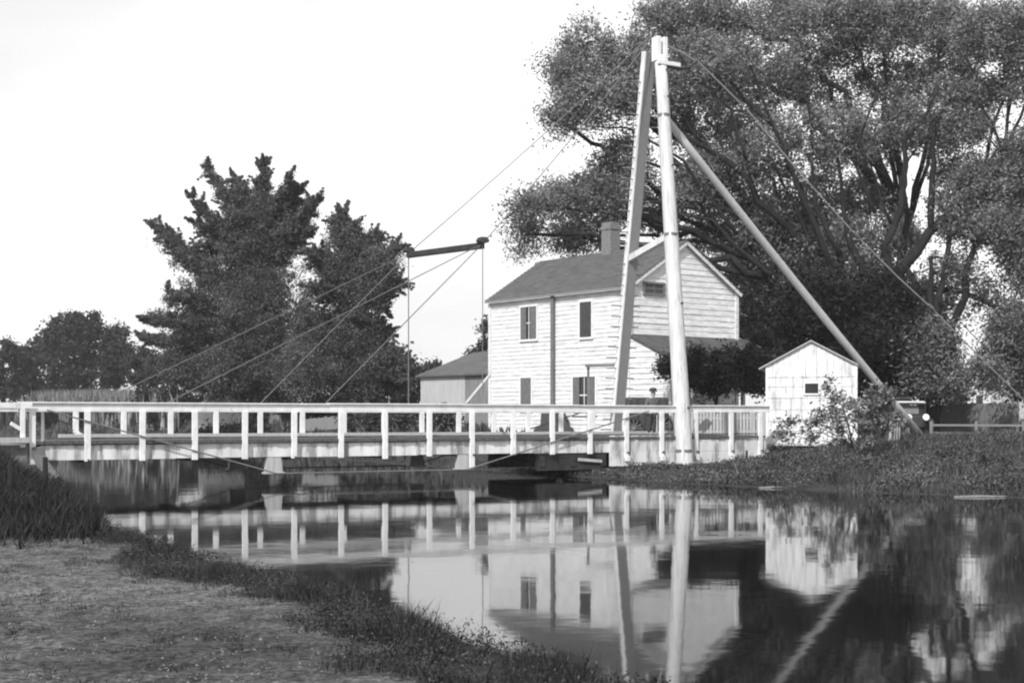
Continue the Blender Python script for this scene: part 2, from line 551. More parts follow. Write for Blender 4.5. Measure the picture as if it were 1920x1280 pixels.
def make_bridge():
    r = thing('swing_bridge', BR(0, 0, DECKZ), 'long low white wooden swing bridge with post and rail sides spanning the canal', 'bridge')
    # deck
    d = MB()
    t = -0.05
    while t < 17.05:
        wdt = 0.16
        jit = random.uniform(-0.025, 0.025)
        zz = random.uniform(-0.006, 0.006)
        c = BR(t, WID / 2, DECKZ - 0.045 + zz)
        d.box(c, E * (wdt / 2 - 0.005), N * (WID / 2 + 0.10 + jit), UP * 0.045)
        t += wdt / ST
    d.build('deck', 'deck', r)
    for w, nm in ((0.0, 1), (WID, -1)):
        f = MB()
        t0 = 0.15
        while t0 < 16.9:
            t1 = min(t0 + random.uniform(2.4, 3.4), 17.0)
            j = random.uniform(-0.012, 0.012)
            f.box((BR(t0, w + 0.04 * nm, 0) + BR(t1, w + 0.04 * nm, 0)) / 2 + UP * (1.04 + j),
                  E * ((t1 - t0) * ST / 2 - 0.004), N * 0.035, UP * 0.215)
            t0 = t1
        f.build('fascia_board', 'fascia', r, bevel=0.006)
        c = MB()
        c.box((BR(0.3 if w == 0 else 0.9, w + 0.22 * nm) + BR(17, w + 0.22 * nm)) / 2 + UP * (DECKZ + 0.075 - 0.0),
              E * ((17 - (0.3 if w == 0 else 0.9)) * ST / 2), N * 0.09, UP * (0.075 if w else 0.02))
        c.build('curb', 'pale_wood' if w else 'deck', r, bevel=0.01)
        rl = MB()
        tt = -0.25 if w == 0 else -1.5
        prev = None
        while tt < 17.15:
            t1 = min(tt + 3.0, 17.2)
            j = random.uniform(-0.012, 0.012)
            rl.box((BR(tt, w - 0.02 * nm) + BR(t1, w - 0.02 * nm)) / 2 + UP * (RAILZ - 0.11 + j),
                   E * ((t1 - tt) * ST / 2 - 0.003), N * 0.05, UP * 0.11)
            rl.box((BR(tt, w) + BR(t1, w)) / 2 + UP * (RAILZ + 0.02 + j),
                   E * ((t1 - tt) * ST / 2 - 0.003), N * 0.13, UP * 0.02)
            tt = t1
        rl.build('top_rail', 'white', r, bevel=0.008)
    for i, px in enumerate(near_px):
        P, k = LP(px, B0, E)
        m = MB()
        j = random.uniform(-0.01, 0.01)
        bot = 0.78 + (0.0 if i % 7 else -0.06)
        if i == 9: bot = 0.38
        if i >= 13: bot = 0.62
        m.bar(P - N * 0.085 + UP * bot + E * j, P - N * 0.085 + UP * (RAILZ - 0.225), 0.17, 0.1, E)
        if i >= 13:
            m.box(P - N * 0.16 + UP * (bot - 0.02), E * 0.07, N * 0.08, UP * 0.09)
        po = m.build('post', 'white', r, bevel=0.01)
        if i >= 13 or i % 4 == 1:
            m = MB()
            m.tube([P - N * 0.13 + UP * 0.82 + E * 0.02, P - N * 0.26 + UP * 0.80 + E * 0.02], 0.035, 6)
            m.build('bolt', 'iron_dark', po)
    B1 = B0 + N * WID
    for i, px in enumerate(far_px):
        P, k = LP(px, B1, E)
        if k > 17 * ST: break
        m = MB()
        m.bar(P + UP * (DECKZ + 0.01 if i else 1.65), P + UP * (RAILZ - 0.21), 0.17, 0.1, E)
        if i == 0:                                  # curved foot that runs into the curb
            pr = P + UP * 1.65
            for a in range(1, 6):
                q = P + E * (0.42 * (1 - math.cos(a * 0.314))) + UP * (1.65 - 0.25 * math.sin(a * 0.314))
                m.bar(pr, q, 0.1, 0.17, N)
                pr = q
        m.build('post', 'white', r, bevel=0.01)
    # thin end stile and curved bumper plank at the free end
    m = MB()
    P, k = LP(80, B0 + N * 0.3, E)
    m.bar(P + UP * 1.3, P + UP * 2.2, 0.075, 0.06, E)
    m.build('end_stile', 'white', r)
    m = MB()
    pts = [(72, 838), (73, 852), (79, 868), (90, 884), (102, 898)]
    pw = [W(a, b, 37.45) for a, b in pts]
    for a, b in zip(pw, pw[1:]):
        d = (b - a) * 0.06
        m.bar(a - d, b + d, 0.34, 0.07, E)
    m.build('curved_bumper', 'pipe', r, bevel=0.01)
    # girders under the deck
    g = MB()
    for w in (0.55, 2.0, 3.45):
        g.box((BR(0.3, w) + BR(16.8, w)) / 2 + UP * 1.04, E * (16.5 * ST / 2), N * 0.12, UP * 0.20)
    for t in np.arange(1, 17, 2.0):
        g.box(BR(t, WID / 2, 0.80), E * 0.1, N * (WID / 2 - 0.1), UP * 0.06)
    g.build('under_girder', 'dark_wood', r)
    # queen-post struts and truss rods
    for w in (0.0, WID):
        Pb = B0 + N * w
        off = 0 if w == 0 else 1
        if w == 0:
            s1, _ = LP(515, Pb, E)
            s2, _ = LP(872, Pb, E)
        else:
            s1 = s1 + N * w
            s2 = s2 + N * w
        for s in (s1, s2):
            m = MB()
            c = s + N * (0.12 if w == 0 else -0.12)
            m.prism([c - E * 0.24 - N * 0.1 + UP * 0.83, c + E * 0.22 - N * 0.1 + UP * 0.83,
                     c + E * 0.27 - N * 0.1 + UP * 0.36, c - E * 0.28 - N * 0.1 + UP * 0.36], N * 0.2)
            m.box(c + UP * 0.335, E * 0.34, N * 0.13, UP * 0.03)
            m.build('strut', 'pale_wood', r, bevel=0.01)
        sgn = -1 if w == 0 else 1
        a, _ = LP(86, B0, E)
        b, _ = LP(1212, B0, E)
        a = a + N * w
        b = b + N * w
        o = N * (0.17 * sgn)
        m = MB()
        m.tube([a + o + UP * 2.25, s1 + o * 0.9 + UP * 0.33, s2 + o * 0.9 + UP * 0.33, b + o + UP * 2.28], 0.024, 6)
        m.build('truss_rod', 'iron_dark' if w else 'iron', r)
    return r


make_bridge()


def make_abutment():
    r = thing('bridge_abutment', BR(15, 0.2, 0.4), 'white boarded skirt wall under the right end of the bridge beside the big leaning post', 'abutment')
    m = MB()
    edges = [12.55, 14.25, 15.1, 16.0, 17.1]
    bots = [0.33, 0.35, 0.38, 0.47]
    for i in range(4):
        t0, t1 = edges[i], edges[i + 1]
        top = 1.42 if i == 0 else 1.26
        n = 2
        for k in range(n):
            z0 = bots[i] + (top - bots[i]) * k / n
            z1 = bots[i] + (top - bots[i]) * (k + 1) / n
            m.box((BR(t0, -0.03) + BR(t1, -0.03)) / 2 + UP * ((z0 + z1) / 2), E * ((t1 - t0) * ST / 2 - 0.004), N * 0.022,
                  UP * ((z1 - z0) / 2 - 0.003))
    m.build('skirt_boards', 'fascia', r)
    m = MB()
    for t in (12.9, 14.2, 15.6, 16.8):
        m.box(BR(t, WID / 2, 0.42), E * 0.15, N * (WID / 2 - 0.15), UP * 0.38)
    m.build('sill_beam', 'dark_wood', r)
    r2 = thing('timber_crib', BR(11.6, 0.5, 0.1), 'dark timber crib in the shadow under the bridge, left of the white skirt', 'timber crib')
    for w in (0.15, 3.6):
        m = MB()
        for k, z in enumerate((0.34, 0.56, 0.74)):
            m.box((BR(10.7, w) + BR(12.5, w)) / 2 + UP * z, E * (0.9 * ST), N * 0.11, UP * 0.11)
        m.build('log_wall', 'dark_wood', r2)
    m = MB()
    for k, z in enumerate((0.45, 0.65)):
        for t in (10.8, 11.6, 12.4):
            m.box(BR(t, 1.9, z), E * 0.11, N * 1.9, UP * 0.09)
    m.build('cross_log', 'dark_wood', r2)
    m = MB()
    m.bar(BR(11.72, -0.02, 0.60), BR(12.35, -0.02, 0.52), 0.10, 0.05, UP)
    m.build('pale_plank', 'pale_wood', r2)
    # left abutment of rubble
    m = MB()
    m.box(BR(-0.35, WID / 2, 0.45), E * 0.42, N * (WID / 2 + 0.2), UP * 0.82)
    o = m.build('stone_abutment', 'stone', None, BR(-0.35, WID / 2, 0), bevel=0.05)
    tag(o, 'low rubble stone abutment carrying the left end of the bridge', 'abutment')


make_abutment()


def make_approach():
    r = thing('approach_railing', W(42, 830, 37.4), 'short piece of white railing on the bank left of the bridge end', 'railing')
    P0 = W(46, 760, 37.3)
    P0.z = 0
    m = MB()
    m.box(P0 - E * 3 + UP * 2.38, E * 3.2, N * 0.05, UP * 0.075)
    m.build('top_rail', 'white', r)
    for k in (0.05, 2.0, 4.0):
        m = MB()
        p = P0 - E * k
        m.bar(p + UP * 1.2, p + UP * 2.31, 0.13, 0.1, E)
        if k < 1:
            m.bar(p + UP * 1.68 + N * 0.0, p - E * 0.32 + UP * 1.88, 0.08, 0.1, N)
        m.build('post', 'white', r, bevel=0.01)
    m = MB()
    m.box(P0 - E * 3 - N * 0.1 + UP * 1.41, E * 3.1, N * 0.1, UP * 0.075)
    m.build('kick_beam', 'pale_wood', r)


make_approach()

# ------------------------------------------------------------------ A-frame tower
FOOT = Vector((6.25, 48.1, 0.12))
FTOP = Vector((5.48, 49.5, 15.9))
RFOOT = Vector((4.06, 52.1, 1.15))
RTOP = Vector((5.17, 50.05, 15.75))
APEX = Vector((5.27, 49.85, 16.1))


def on_leg(a, b, z):
    return a + (b - a) * ((z - a.z) / (b.z - a.z))


def make_aframe():
    r = thing('bridge_mast', FOOT, 'tall A shaped timber mast with long back brace over the right bridge end', 'mast')
    m = MB()
    n = 10
    pts = [FOOT + (FTOP - FOOT) * i / n * 0.972 for i in range(n + 1)]
    # square timber with rounded arrises, tapering upwards
    m = MB()
    i0 = 0
    for k, p in enumerate(pts):
        h = 0.285 - 0.085 * k / n + random.uniform(-0.006, 0.006)
        for j in range(12):
            a = 2 * math.pi * j / 12 + 0.26
            c, s = math.cos(a), math.sin(a)
            q = (abs(c) ** 4 + abs(s) ** 4) ** (-0.25) * h * 0.95
            m.v.append(p + E * (c * q) + N * (s * q))
    for k in range(n):
        for j in range(12):
            m.f.append((k * 12 + j, k * 12 + (j + 1) % 12, (k + 1) * 12 + (j + 1) % 12, (k + 1) * 12 + j))
    m.f.append(tuple(range(n * 12, n * 12 + 12)))
    m.build('front_leg', 'mast', r, smooth=True)
    # slotted head
    m = MB()
    for s in (-1, 1):
        m.box(FTOP + E * (0.145 * s) + UP * -0.20, E * 0.075, N * 0.20, UP * 0.44)
    m.build('slotted_head', 'white', r)
    for z, hh_ in ((0.85, 0.29), (8.75, 0.245), (13.2, 0.22)):
        m = MB()
        p = on_leg(FOOT, FTOP, z)
        m.tube([p - UP * 0.05, p + UP * 0.05], [hh_ + 0.012, hh_ + 0.012], 12)
        m.build('iron_band', 'iron', r)
    for z in (2.4, 6.2, 11.3, 13.9, 14.9):
        m = MB()
        p = on_leg(FOOT, FTOP, z)
        m.tube([p - N * 0.33 + E * 0.1, p - N * 0.2 + E * 0.1], 0.04, 8)
        m.build('bolt', 'iron_dark', r)
    m = MB()
    m.bar(RFOOT, RTOP, 0.44, 0.2, E)
    m.build('rear_leg', 'leg_grey', r, bevel=0.015)
    m = MB()
    m.bar(RFOOT - E * 0.25, RTOP - E * 0.25, 0.06, 0.24, E)
    m.build('painted_lit_edge', 'white', r)  # white strip paints the sunlit left side of the grey leg
    z = 1.6
    while z < 14.9:
        p = on_leg(RFOOT, RTOP, z)
        L = 0.72
        if z > 8.2 and z < 8.7:
            z += 0.395
            continue
        m = MB()
        a = random.uniform(-0.015, 0.015)
        m.tube([p - E * (L + random.uniform(-0.05, 0.05)) + UP * a, p + E * (L * 0.8) - UP * a], 0.026, 6)
        m.build('climbing_rung', 'grey_wood', r)
        z += 0.395
    m = MB()
    a = on_leg(RFOOT, RTOP, 8.1)
    b = on_leg(FOOT, FTOP, 8.75)
    m.bar(a - N * -0.1 + E * -0.1, b - N * 0.1, 0.22, 0.24, E)
    m.build('cross_beam', 'mast', r, bevel=0.01)
    # back brace along the line of the bridge
    m = MB()
    k0, k1 = 0.45, 13.9
    P0 = Vector((5.28, 49.85, 0)) + E * k0
    P1 = Vector((5.28, 49.85, 0)) + E * k1
    a = P0 + UP * 13.4
    b = P1 + UP * (zg(P1.x, P1.y) - 0.1)
    nn = 8
    pp = []
    for i in range(nn + 1):
        f = i / nn
        pp.append(a + (b - a) * f + UP * (-0.10 * math.sin(math.pi * f)))
    m.tube(pp, [0.145 + 0.02 * (i / nn) for i in range(nn + 1)], 10)
    m.build('back_brace', 'pale_wood', r, smooth=True)
    # bracket near the head
    m = MB()
    c = FTOP.copy()
    c.z = 15.16
    m.box(c + E * 0.25 - N * 0.24, E * 0.5, N * 0.05, UP * 0.07)
    m.build('bracket', 'white', r)
    m = MB()
    m.tube([c + E * 0.2, c + E * 0.9 - UP * 0.05, c + E * 1.3 + UP * 0.03, c + E * 1.75 + UP * 0.35], [0.09, 0.08, 0.05, 0.04], 8)
    m.tube([APEX - UP * 0.3, APEX + UP * 0.35], 0.05, 8)
    m.build('iron_yoke', 'iron_dark', r)
    return r


make_aframe()

# ------------------------------------------------------------------ cables and spreader
BN = W(905, 457, 44.5)
BF = W(766, 475, 47.3)


def cable(name, pts, rad, label, group, m='iron'):
    b = MB()
    b.tube(pts, rad, 6)
    o = b.build(name, m, None, pts[-1])
    tag(o, label, 'cable', group)
    return o


def make_cables():
    top = APEX + UP * 0.3
    r = thing('spreader_bar', (BN + BF) / 2, 'dark wooden spreader bar hung in the air on cables above the bridge', 'spreader bar')
    m = MB()
    m.bar(BF - UP * 0.06, BN - UP * 0.06, 0.2, 0.2, UP)
    m.build('beam', 'dark_wood', r, bevel=0.02)
    for p in (BN, BF):
        m = MB()
        m.box(p + UP * 0.12, E * 0.12, N * 0.16, UP * 0.09)
        m.tube([p - E * 0.22 + UP * 0.08, p + E * 0.22 + UP * 0.12], 0.06, 8)
        m.build('cable_saddle', 'iron_dark', r)
    G = 'cables that hold up the bridge'

    def sag(a, b, s, n=8):
        return [a + (b - a) * i / n - UP * (s * math.sin(math.pi * i / n)) for i in range(n + 1)]
    cable('main_cable', sag(top, BF, 0.10), 0.017, 'thin cable from the mast head to the left end of the spreader bar', G)
    cable('main_cable', sag(top + E * 0.1, BN, 0.10), 0.017, 'thin cable from the mast head to the right end of the spreader bar', G)
    rn = B0 + UP * RAILZ
    rf = B0 + N * WID + UP * RAILZ

    def rail(px, base):
        p, k = LP(px, base, E)
        p.z = RAILZ + 0.03
        return p
    cable('stay_cable', [BF, rail(180, rf)], 0.017, 'longest stay cable, reaching the bridge rail farthest to the left', G, 'iron_pale')
    cable('stay_cable', [BF, rail(486, rf)], 0.017, 'steep stay cable from the left end of the spreader bar to the rail', G, 'iron_pale')
    cable('stay_cable', [BN, rail(314, rn)], 0.017, 'long flat stay cable from the right end of the spreader bar to the rail', G, 'iron_pale')
    cable('stay_cable', [BN, rail(610, rn)], 0.017, 'steep stay cable from the right end of the spreader bar to the rail', G, 'iron_pale')
    pn = BN.copy(); pn.z = RAILZ + 0.04
    pf = BF.copy(); pf.z = RAILZ + 0.04
    cable('hanger_rod', [BN, pn], 0.015, 'upright hanger rod below the right end of the spreader bar', G)
    cable('hanger_rod', [BF, pf], 0.02, 'upright hanger rod below the left end of the spreader bar', G)
    o = MB()
    a = W(918, 703, 48.5)
    b = W(874, 756, 46.2)
    o.bar(a, b, 0.10, 0.05)
    tag(o.build('prop_pole', 'pale_wood', None, b), 'short pale slanting pole leaning between the house corner and the bridge rail', 'pole')
    # backstays
    P = Vector((5.28, 49.85, 0))

    def bs(px, py, dn=0.0):
        q, k = LP(px, P + N * dn, E)
        q.z = CAMZ + (HY - py) * q.y / F
        return q
    end1 = bs(2040, 855); end1.z = zg(end1.x, end1.y)
    cable('backstay', [APEX + UP * 0.1, bs(1275, 97), bs(1312, 119), bs(1400, 205), bs(1500, 325), bs(1605, 441), bs(1680, 516), bs(1746, 577), bs(1836, 668), bs(1920, 750), end1],
          0.028, 'lower, brighter backstay cable running from the mast head down to the right', 'backstay cables of the mast', 'iron_bright')
    end2 = bs(1990, 800, 1.5); end2.z = zg(end2.x, end2.y)
    cable('backstay', [APEX, bs(1300, 100, 0.5), bs(1390, 203, 0.6), bs(1542, 366, 0.8), bs(1645, 447, 1), bs(1752, 552, 1), bs(1850, 655, 1.3), end2],
          0.02, 'upper, thinner backstay cable running from the mast head down to the right', 'backstay cables of the mast', 'iron_dark')
    for i, (px, py) in enumerate(((1605, 441), (1746, 577))):
        t = MB()
        q = bs(px, py)
        t.tube([q - E * 0.15 + UP * 0.13, q + E * 0.02, q + E * 0.16 - UP * 0.12], [0.06, 0.09, 0.06], 8)
        if i == 0:
            t.tube([q + UP * 0.02, q + UP * 0.2 + E * 0.12], 0.05, 6)
        tag(t.build('turnbuckle', 'iron_pale', None, q), 'pale turnbuckle on the backstay cable, the ' + ('upper' if i == 0 else 'lower') + ' of two', 'turnbuckle', 'turnbuckles on the backstay')


make_cables()

# ------------------------------------------------------------------ house
HN = Vector((5.28, 60.0, 0))
HL = Vector((-1.08, 67.8, 0))
HR = Vector((10.72, 63.8, 0))
GZ0 = 1.15


def clap(mb, A, d, nrm, z0, z1, expo, ext, proud=0.022):
    """clapboards: A origin, d unit direction, ext(z) -> (s0, s1)"""
    z = z0
    while z < z1 - 0.01:
        e = min(expo, z1 - z)
        a0, a1 = ext(z)
        b0, b1 = ext(z + e)
        if a1 - a0 > 0.05:
            if b1 - b0 < 0.02:
                c = (b0 + b1) / 2
                b0, b1 = c - 0.01, c + 0.01
            s = random.uniform(0.8, 1.25)
            j = random.uniform(-0.003, 0.003)
            o0 = nrm * (proud * s + 0.01)
            o1 = nrm * 0.006
            cuts = [0.0]
            while cuts[-1] < 1:
                cuts.append(cuts[-1] + random.uniform(2.2, 4.6) / max(a1 - a0, 0.1))
            cuts[-1] = 1.0
            for c0, c1 in zip(cuts, cuts[1:]):
                g = 0.008 / max(a1 - a0, 0.1)
                c0, c1 = (c0 + g if c0 > 0 else 0), (c1 - g if c1 < 1 else 1)
                oo = o0 * random.uniform(0.75, 1.25)
                j0, j1 = j + random.uniform(-0.003, 0.003), j + random.uniform(-0.003, 0.003)
                s0_, s1_ = a0 + (a1 - a0) * c0, a0 + (a1 - a0) * c1
                t0_, t1_ = b0 + (b1 - b0) * c0, b0 + (b1 - b0) * c1
                p = [A + d * s0_ + UP * (z + j0) + oo, A + d * s1_ + UP * (z + j1) + oo, A + d * t1_ + UP * (z + e) + o1, A + d * t0_ + UP * (z + e) + o1]
                mb.quad(*p)
                mb.quad(A + d * s0_ + UP * (z + j0), A + d * s1_ + UP * (z + j1), p[1], p[0])
        z += e


def window(parent, A, d, nrm, pxs, pys, Yfun, frame_m='white', pane_m='pane', shutters=None, bars=True, proud=0.05):
    """pxs = (x0,x1), pys = (y0,y1) at the middle; A,d the wall's plan line"""
    p0, k0 = LP(pxs[0], A, d)
    p1, k1 = LP(pxs[1], A, d)
    if k0 > k1: k0, k1 = k1, k0
    c = A + d * ((k0 + k1) / 2)
    z1 = CAMZ + (HY - pys[0]) * c.y / F
    z0 = CAMZ + (HY - pys[1]) * c.y / F
    w = (k1 - k0)
    h = z1 - z0
    c = c + UP * ((z0 + z1) / 2)
    fr = MB()
    t = 0.05
    off = nrm * proud
    fr.box(c + off + UP * (h / 2 + t), d * (w / 2 + 2 * t), nrm * 0.045, UP * t)
    fr.box(c + off - UP * (h / 2 + t), d * (w / 2 + 2 * t), nrm * 0.06, UP * t)
    for s in (-1, 1):
        fr.box(c + off + d * (s * (w / 2 + t)), d * t, nrm * 0.04, UP * (h / 2))
    if bars:
        fr.box(c + off, d * (w / 2), nrm * 0.02, UP * 0.025)
        fr.box(c + off, d * 0.018, nrm * 0.018, UP * (h / 2))
    f = fr.build('window', frame_m, parent)
    pn = MB()
    pn.box(c + nrm * (proud - 0.01), d * (w / 2), nrm * 0.012, UP * (h / 2))
    pn.build('pane', pane_m, f)
    if shutters:
        for (s0, s1, mname) in shutters:          # fractions of the opening
            sh = MB()
            cc = c + d * (((s0 + s1) / 2 - 0.5) * w) + nrm * (proud + 0.05)
            hw = (s1 - s0) * w / 2
            sh.box(cc, d * hw, nrm * 0.012, UP * (h / 2))
            nb = int(h / 0.09)
            for i in range(nb):
                zz = -h / 2 + (i + 0.5) * h / nb
                sh.box(cc + nrm * 0.018 + UP * zz, d * (hw * 0.8), nrm * 0.01, UP * 0.022)
            sh.build('shutter', mname, f)
    return f


def make_house():
    r = thing('clapboard_house', (HN + HL) / 2 + UP * GZ0, 'two storey white clapboard house with a grey shingle roof behind the bridge', 'house')
    dl = (HL - HN).normalized()
    dr = (HR - HN).normalized()
    LL = (HL - HN).length
    LR = (HR - HN).length
    nl = Vector((dl.y, -dl.x, 0))
    if nl.dot(Vector((-1, -1, 0))) < 0: nl = -nl
    nr = Vector((dr.y, -dr.x, 0))
    if nr.dot(Vector((0, -1, 0))) < 0: nr = -nr
    EZ, RZ = 8.05, 10.2
    HF = HL + HR - HN
    # body
    b = MB()
    pts = [HN, HR, HF, HL]
    ins = 0.0
    b.prism([p + UP * (GZ0 - 0.5) for p in pts], UP * (EZ - GZ0 + 0.5))
    mid0 = (HN + HR) / 2
    b.prism([HN + UP * EZ, HR + UP * EZ, mid0 + UP * (RZ - 0.03)], HL - HN)
    w = b.build('wall', 'clap', r)
    c = MB()
    clap(c, HN, dl, nl, GZ0, EZ - 0.12, 0.2, lambda z: (0.0, LL))
    c.build('long_wall_clapboards', 'clap', r)
    c = MB()

    def gext(z):
        if z <= EZ: return (0.0, LR)
        f = min((z - EZ) / (RZ - EZ), 1)
        return (LR / 2 * f, LR - LR / 2 * f)
    clap(c, HN, dr, nr, GZ0, RZ - 0.03, 0.26, gext, 0.02)
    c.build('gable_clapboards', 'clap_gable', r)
    # corner boards, frieze
    for p in (HN, HL, HR):
        c = MB()
        c.box(p + UP * ((GZ0 + EZ) / 2), dl * 0.09, dr * 0.09, UP * ((EZ - GZ0) / 2 - 0.01))
        c.build('corner_board', 'clap', r)
    c = MB()
    c.box(HN + dl * (LL / 2) + nl * 0.07 + UP * (EZ - 0.1), dl * (LL / 2 + 0.05), nl * 0.03, UP * 0.12)
    c.build('frieze_board', 'clap', r)
    # roof
    rf = MB()
    ov = 0.22
    slope_n = None
    for side, P in ((0, HN), (1, HR)):
        e0 = P - dl * ov
        e1 = P + dl * (LL + ov)
        mid = mid0
        sd_ = (P - mid).normalized()
        k = (RZ - EZ) / (LR / 2)
        lo0 = e0 + sd_ * 0.18 + UP * (EZ - 0.18 * k)
        lo1 = e1 + sd_ * 0.18 + UP * (EZ - 0.18 * k)
        hi0 = mid - dl * ov + UP * RZ
        hi1 = mid + dl * (LL + ov) + UP * RZ
        rows = 16
        for i in range(rows):
            f0, f1 = i / rows, (i + 1) / rows
            a0 = lo0.lerp(hi0, f0) + UP * 0.10
            a1 = lo1.lerp(hi1, f0) + UP * 0.10
            c0 = lo0.lerp(hi0, f1) + UP * 0.06
            c1 = lo1.lerp(hi1, f1) + UP * 0.06
            rf.prism([a0, a1, c1, c0], UP * -0.05)
    ro = rf.build('roof', 'roof', r)
    bb = MB()
    for P in (HN, HR):
        sd_ = (P - mid0).normalized()
        k = (RZ - EZ) / (LR / 2)
        a = P + sd_ * 0.18 - dl * (ov - 0.03) + UP * (EZ - 0.18 * k - 0.05)
        bq = mid0 - dl * (ov - 0.03) + UP * (RZ - 0.05)
        bb.bar(a, bq, 0.16, 0.04, UP)
    bb.build('bargeboard', 'clap', ro)
    gt = MB()
    gt.bar(HN - dl * 0.1 + nl * 0.27 + UP * (EZ - 0.13), HL + dl * 0.1 + nl * 0.27 + UP * (EZ - 0.13), 0.1, 0.1)
    gt.build('gutter', 'grey_wood', ro)
    # chimney
    ch = MB()
    cp, k = LP(1145, mid0, dl)
    ch.box(cp + UP * 10.6, dl * 0.33, dr * 0.30, UP * 0.85)
    ch.box(cp + UP * 11.38, dl * 0.37, dr * 0.34, UP * 0.08)
    ch.box(cp + UP * 11.56, dl * 0.32, dr * 0.29, UP * 0.10)
    ch.build('chimney', 'brick', ro)
    # downpipe
    dp = MB()
    p, k = LP(1040, HN, dl)
    p = p + nl * 0.13
    dp.bar(p + UP * GZ0, p + UP * (EZ - 0.15), 0.2, 0.12, dl)
    dp.build('downpipe', 'pipe', r)
    # windows in the long wall
    window(r, HN, dl, nl, (979, 1008), (575, 636), None, shutters=[(0.0, 0.36, 'shutter'), (0.64, 1.0, 'shutter')])
    window(r, HN, dl, nl, (1090, 1111), (566, 632), None, shutters=[(0.0, 1.0, 'shutter_dark')], bars=False)
    window(r, HN, dl, nl, (979, 998), (708, 768), None, shutters=[(0.0, 1.0, 'shutter')], bars=False)
    window(r, HN, dl, nl, (1077, 1118), (706, 775), None, shutters=[(0.0, 0.34, 'shutter'), (0.70, 1.0, 'shutter')])
    window(r, HN, dr, nr, (1208, 1242), (533, 550), None, frame_m='shutter', pane_m='shutter_dark')
    # side lean-to below the gable
    out = -dl
    D = 2.6
    A = HN
    hz, lz = 5.75, 4.62
    lb = MB()
    q0, q1 = A + out * 0.0, A + out * D
    lb.prism([A + UP * (GZ0 - 0.4), q1 + UP * (GZ0 - 0.4), q1 + UP * (lz - 0.08), A + UP * (hz - 0.06)], dr * 0.12)
    lb.build('lean_to_end', 'clap', r)
    c = MB()

    def lext(z):
        if z <= lz - 0.1: return (0.0, D)
        f = (z - lz + 0.1) / (hz - lz)
        return (0.0, D * (1 - f))
    clap(c, A, out, nl, GZ0, hz - 0.12, 0.24, lext)
    c.build('lean_to_clapboards', 'clap', r)
    rr = MB()
    s0 = A - dr * 0.12
    s1 = HR + dr * 0.7
    rr.prism([s0 + UP * hz, s1 + UP * hz, s1 + out * (D + 0.25) + UP * (lz - 0.1), s0 + out * (D + 0.25) + UP * (lz - 0.1)], UP * 0.07)
    rr.build('lean_to_roof', 'roof_dark', r)
    # dark boarded back of the porch, in shade
    for pxp in (1343, 1393, 1300):
        pm = MB()
        pp_, k = LP(pxp, A + out * (D - 0.1), dr)
        pm.bar(pp_ + UP * GZ0, pp_ + UP * (lz - 0.08), 0.16, 0.14, dr)
        pm.build('porch_post', 'pale_wood', r)
    # arbour frame by the lower window
    ar = thing('arbour_frame', W(1103, 800, 58), 'thin dark post and crossbar frame standing before the lower right window of the house', 'arbour')
    m = MB()
    p0 = W(1103, 686, 58.5)
    m.bar(Vector((p0.x, p0.y, GZ0)), p0, 0.11, 0.1, Vector((1, 0, 0)))
    m.build('post', 'shutter', ar)
    m = MB()
    m.bar(p0 + Vector((-0.1, 0, 0.0)), W(1165, 684, 56.5), 0.1, 0.1, UP)
    m.build('crossbar', 'shutter', ar)
    # dark stepped hatch against the wall
    hb = MB()
    c0, _ = LP(1038, HN + nl * 0.9, dl)
    prof = [(-1.15, 0), (-1.15, 0.28), (-1.0, 0.42), (-0.75, 0.46), (-0.70, 1.0), (0.68, 1.02), (0.74, 0.62), (0.95, 0.44), (1.12, 0.38), (1.2, 0)]
    X1 = Vector((1, 0.0, 0))
    hb.prism([c0 + X1 * (a * 0.82) + UP * (GZ0 + b * 1.12) for a, b in prof], Vector((0, 0.7, 0)))
    tag(hb.build('cellar_hatch', 'shutter_dark', None, c0 + UP * GZ0, bevel=0.03), 'low dark stepped hatch at the foot of the white house wall behind the railing', 'cellar hatch')


make_house()


def board_wall(mb, a, b, z0, zt, bw=0.22, depth=0.03):
    """vertical boards, zt(f) top height at fraction f"""
    a, b = Vector(a), Vector(b)
    d = b - a
    L = d.length
    d.normalize()
    n = max(1, int(L / bw))
    nr = Vector((d.y, -d.x, 0))
    for i in range(n):
        f0, f1 = i / n, (i + 1) / n
        j = random.uniform(0, 0.012)
        g = 0.006
        p0 = a + d * (f0 * L + g) + nr * j
        p1 = a + d * (f1 * L - g) + nr * j
        mb.prism([p0 + UP * (z0 + random.uniform(0, 0.03)), p1 + UP * z0, p1 + UP * zt(f1), p0 + UP * zt(f0)], nr * depth)


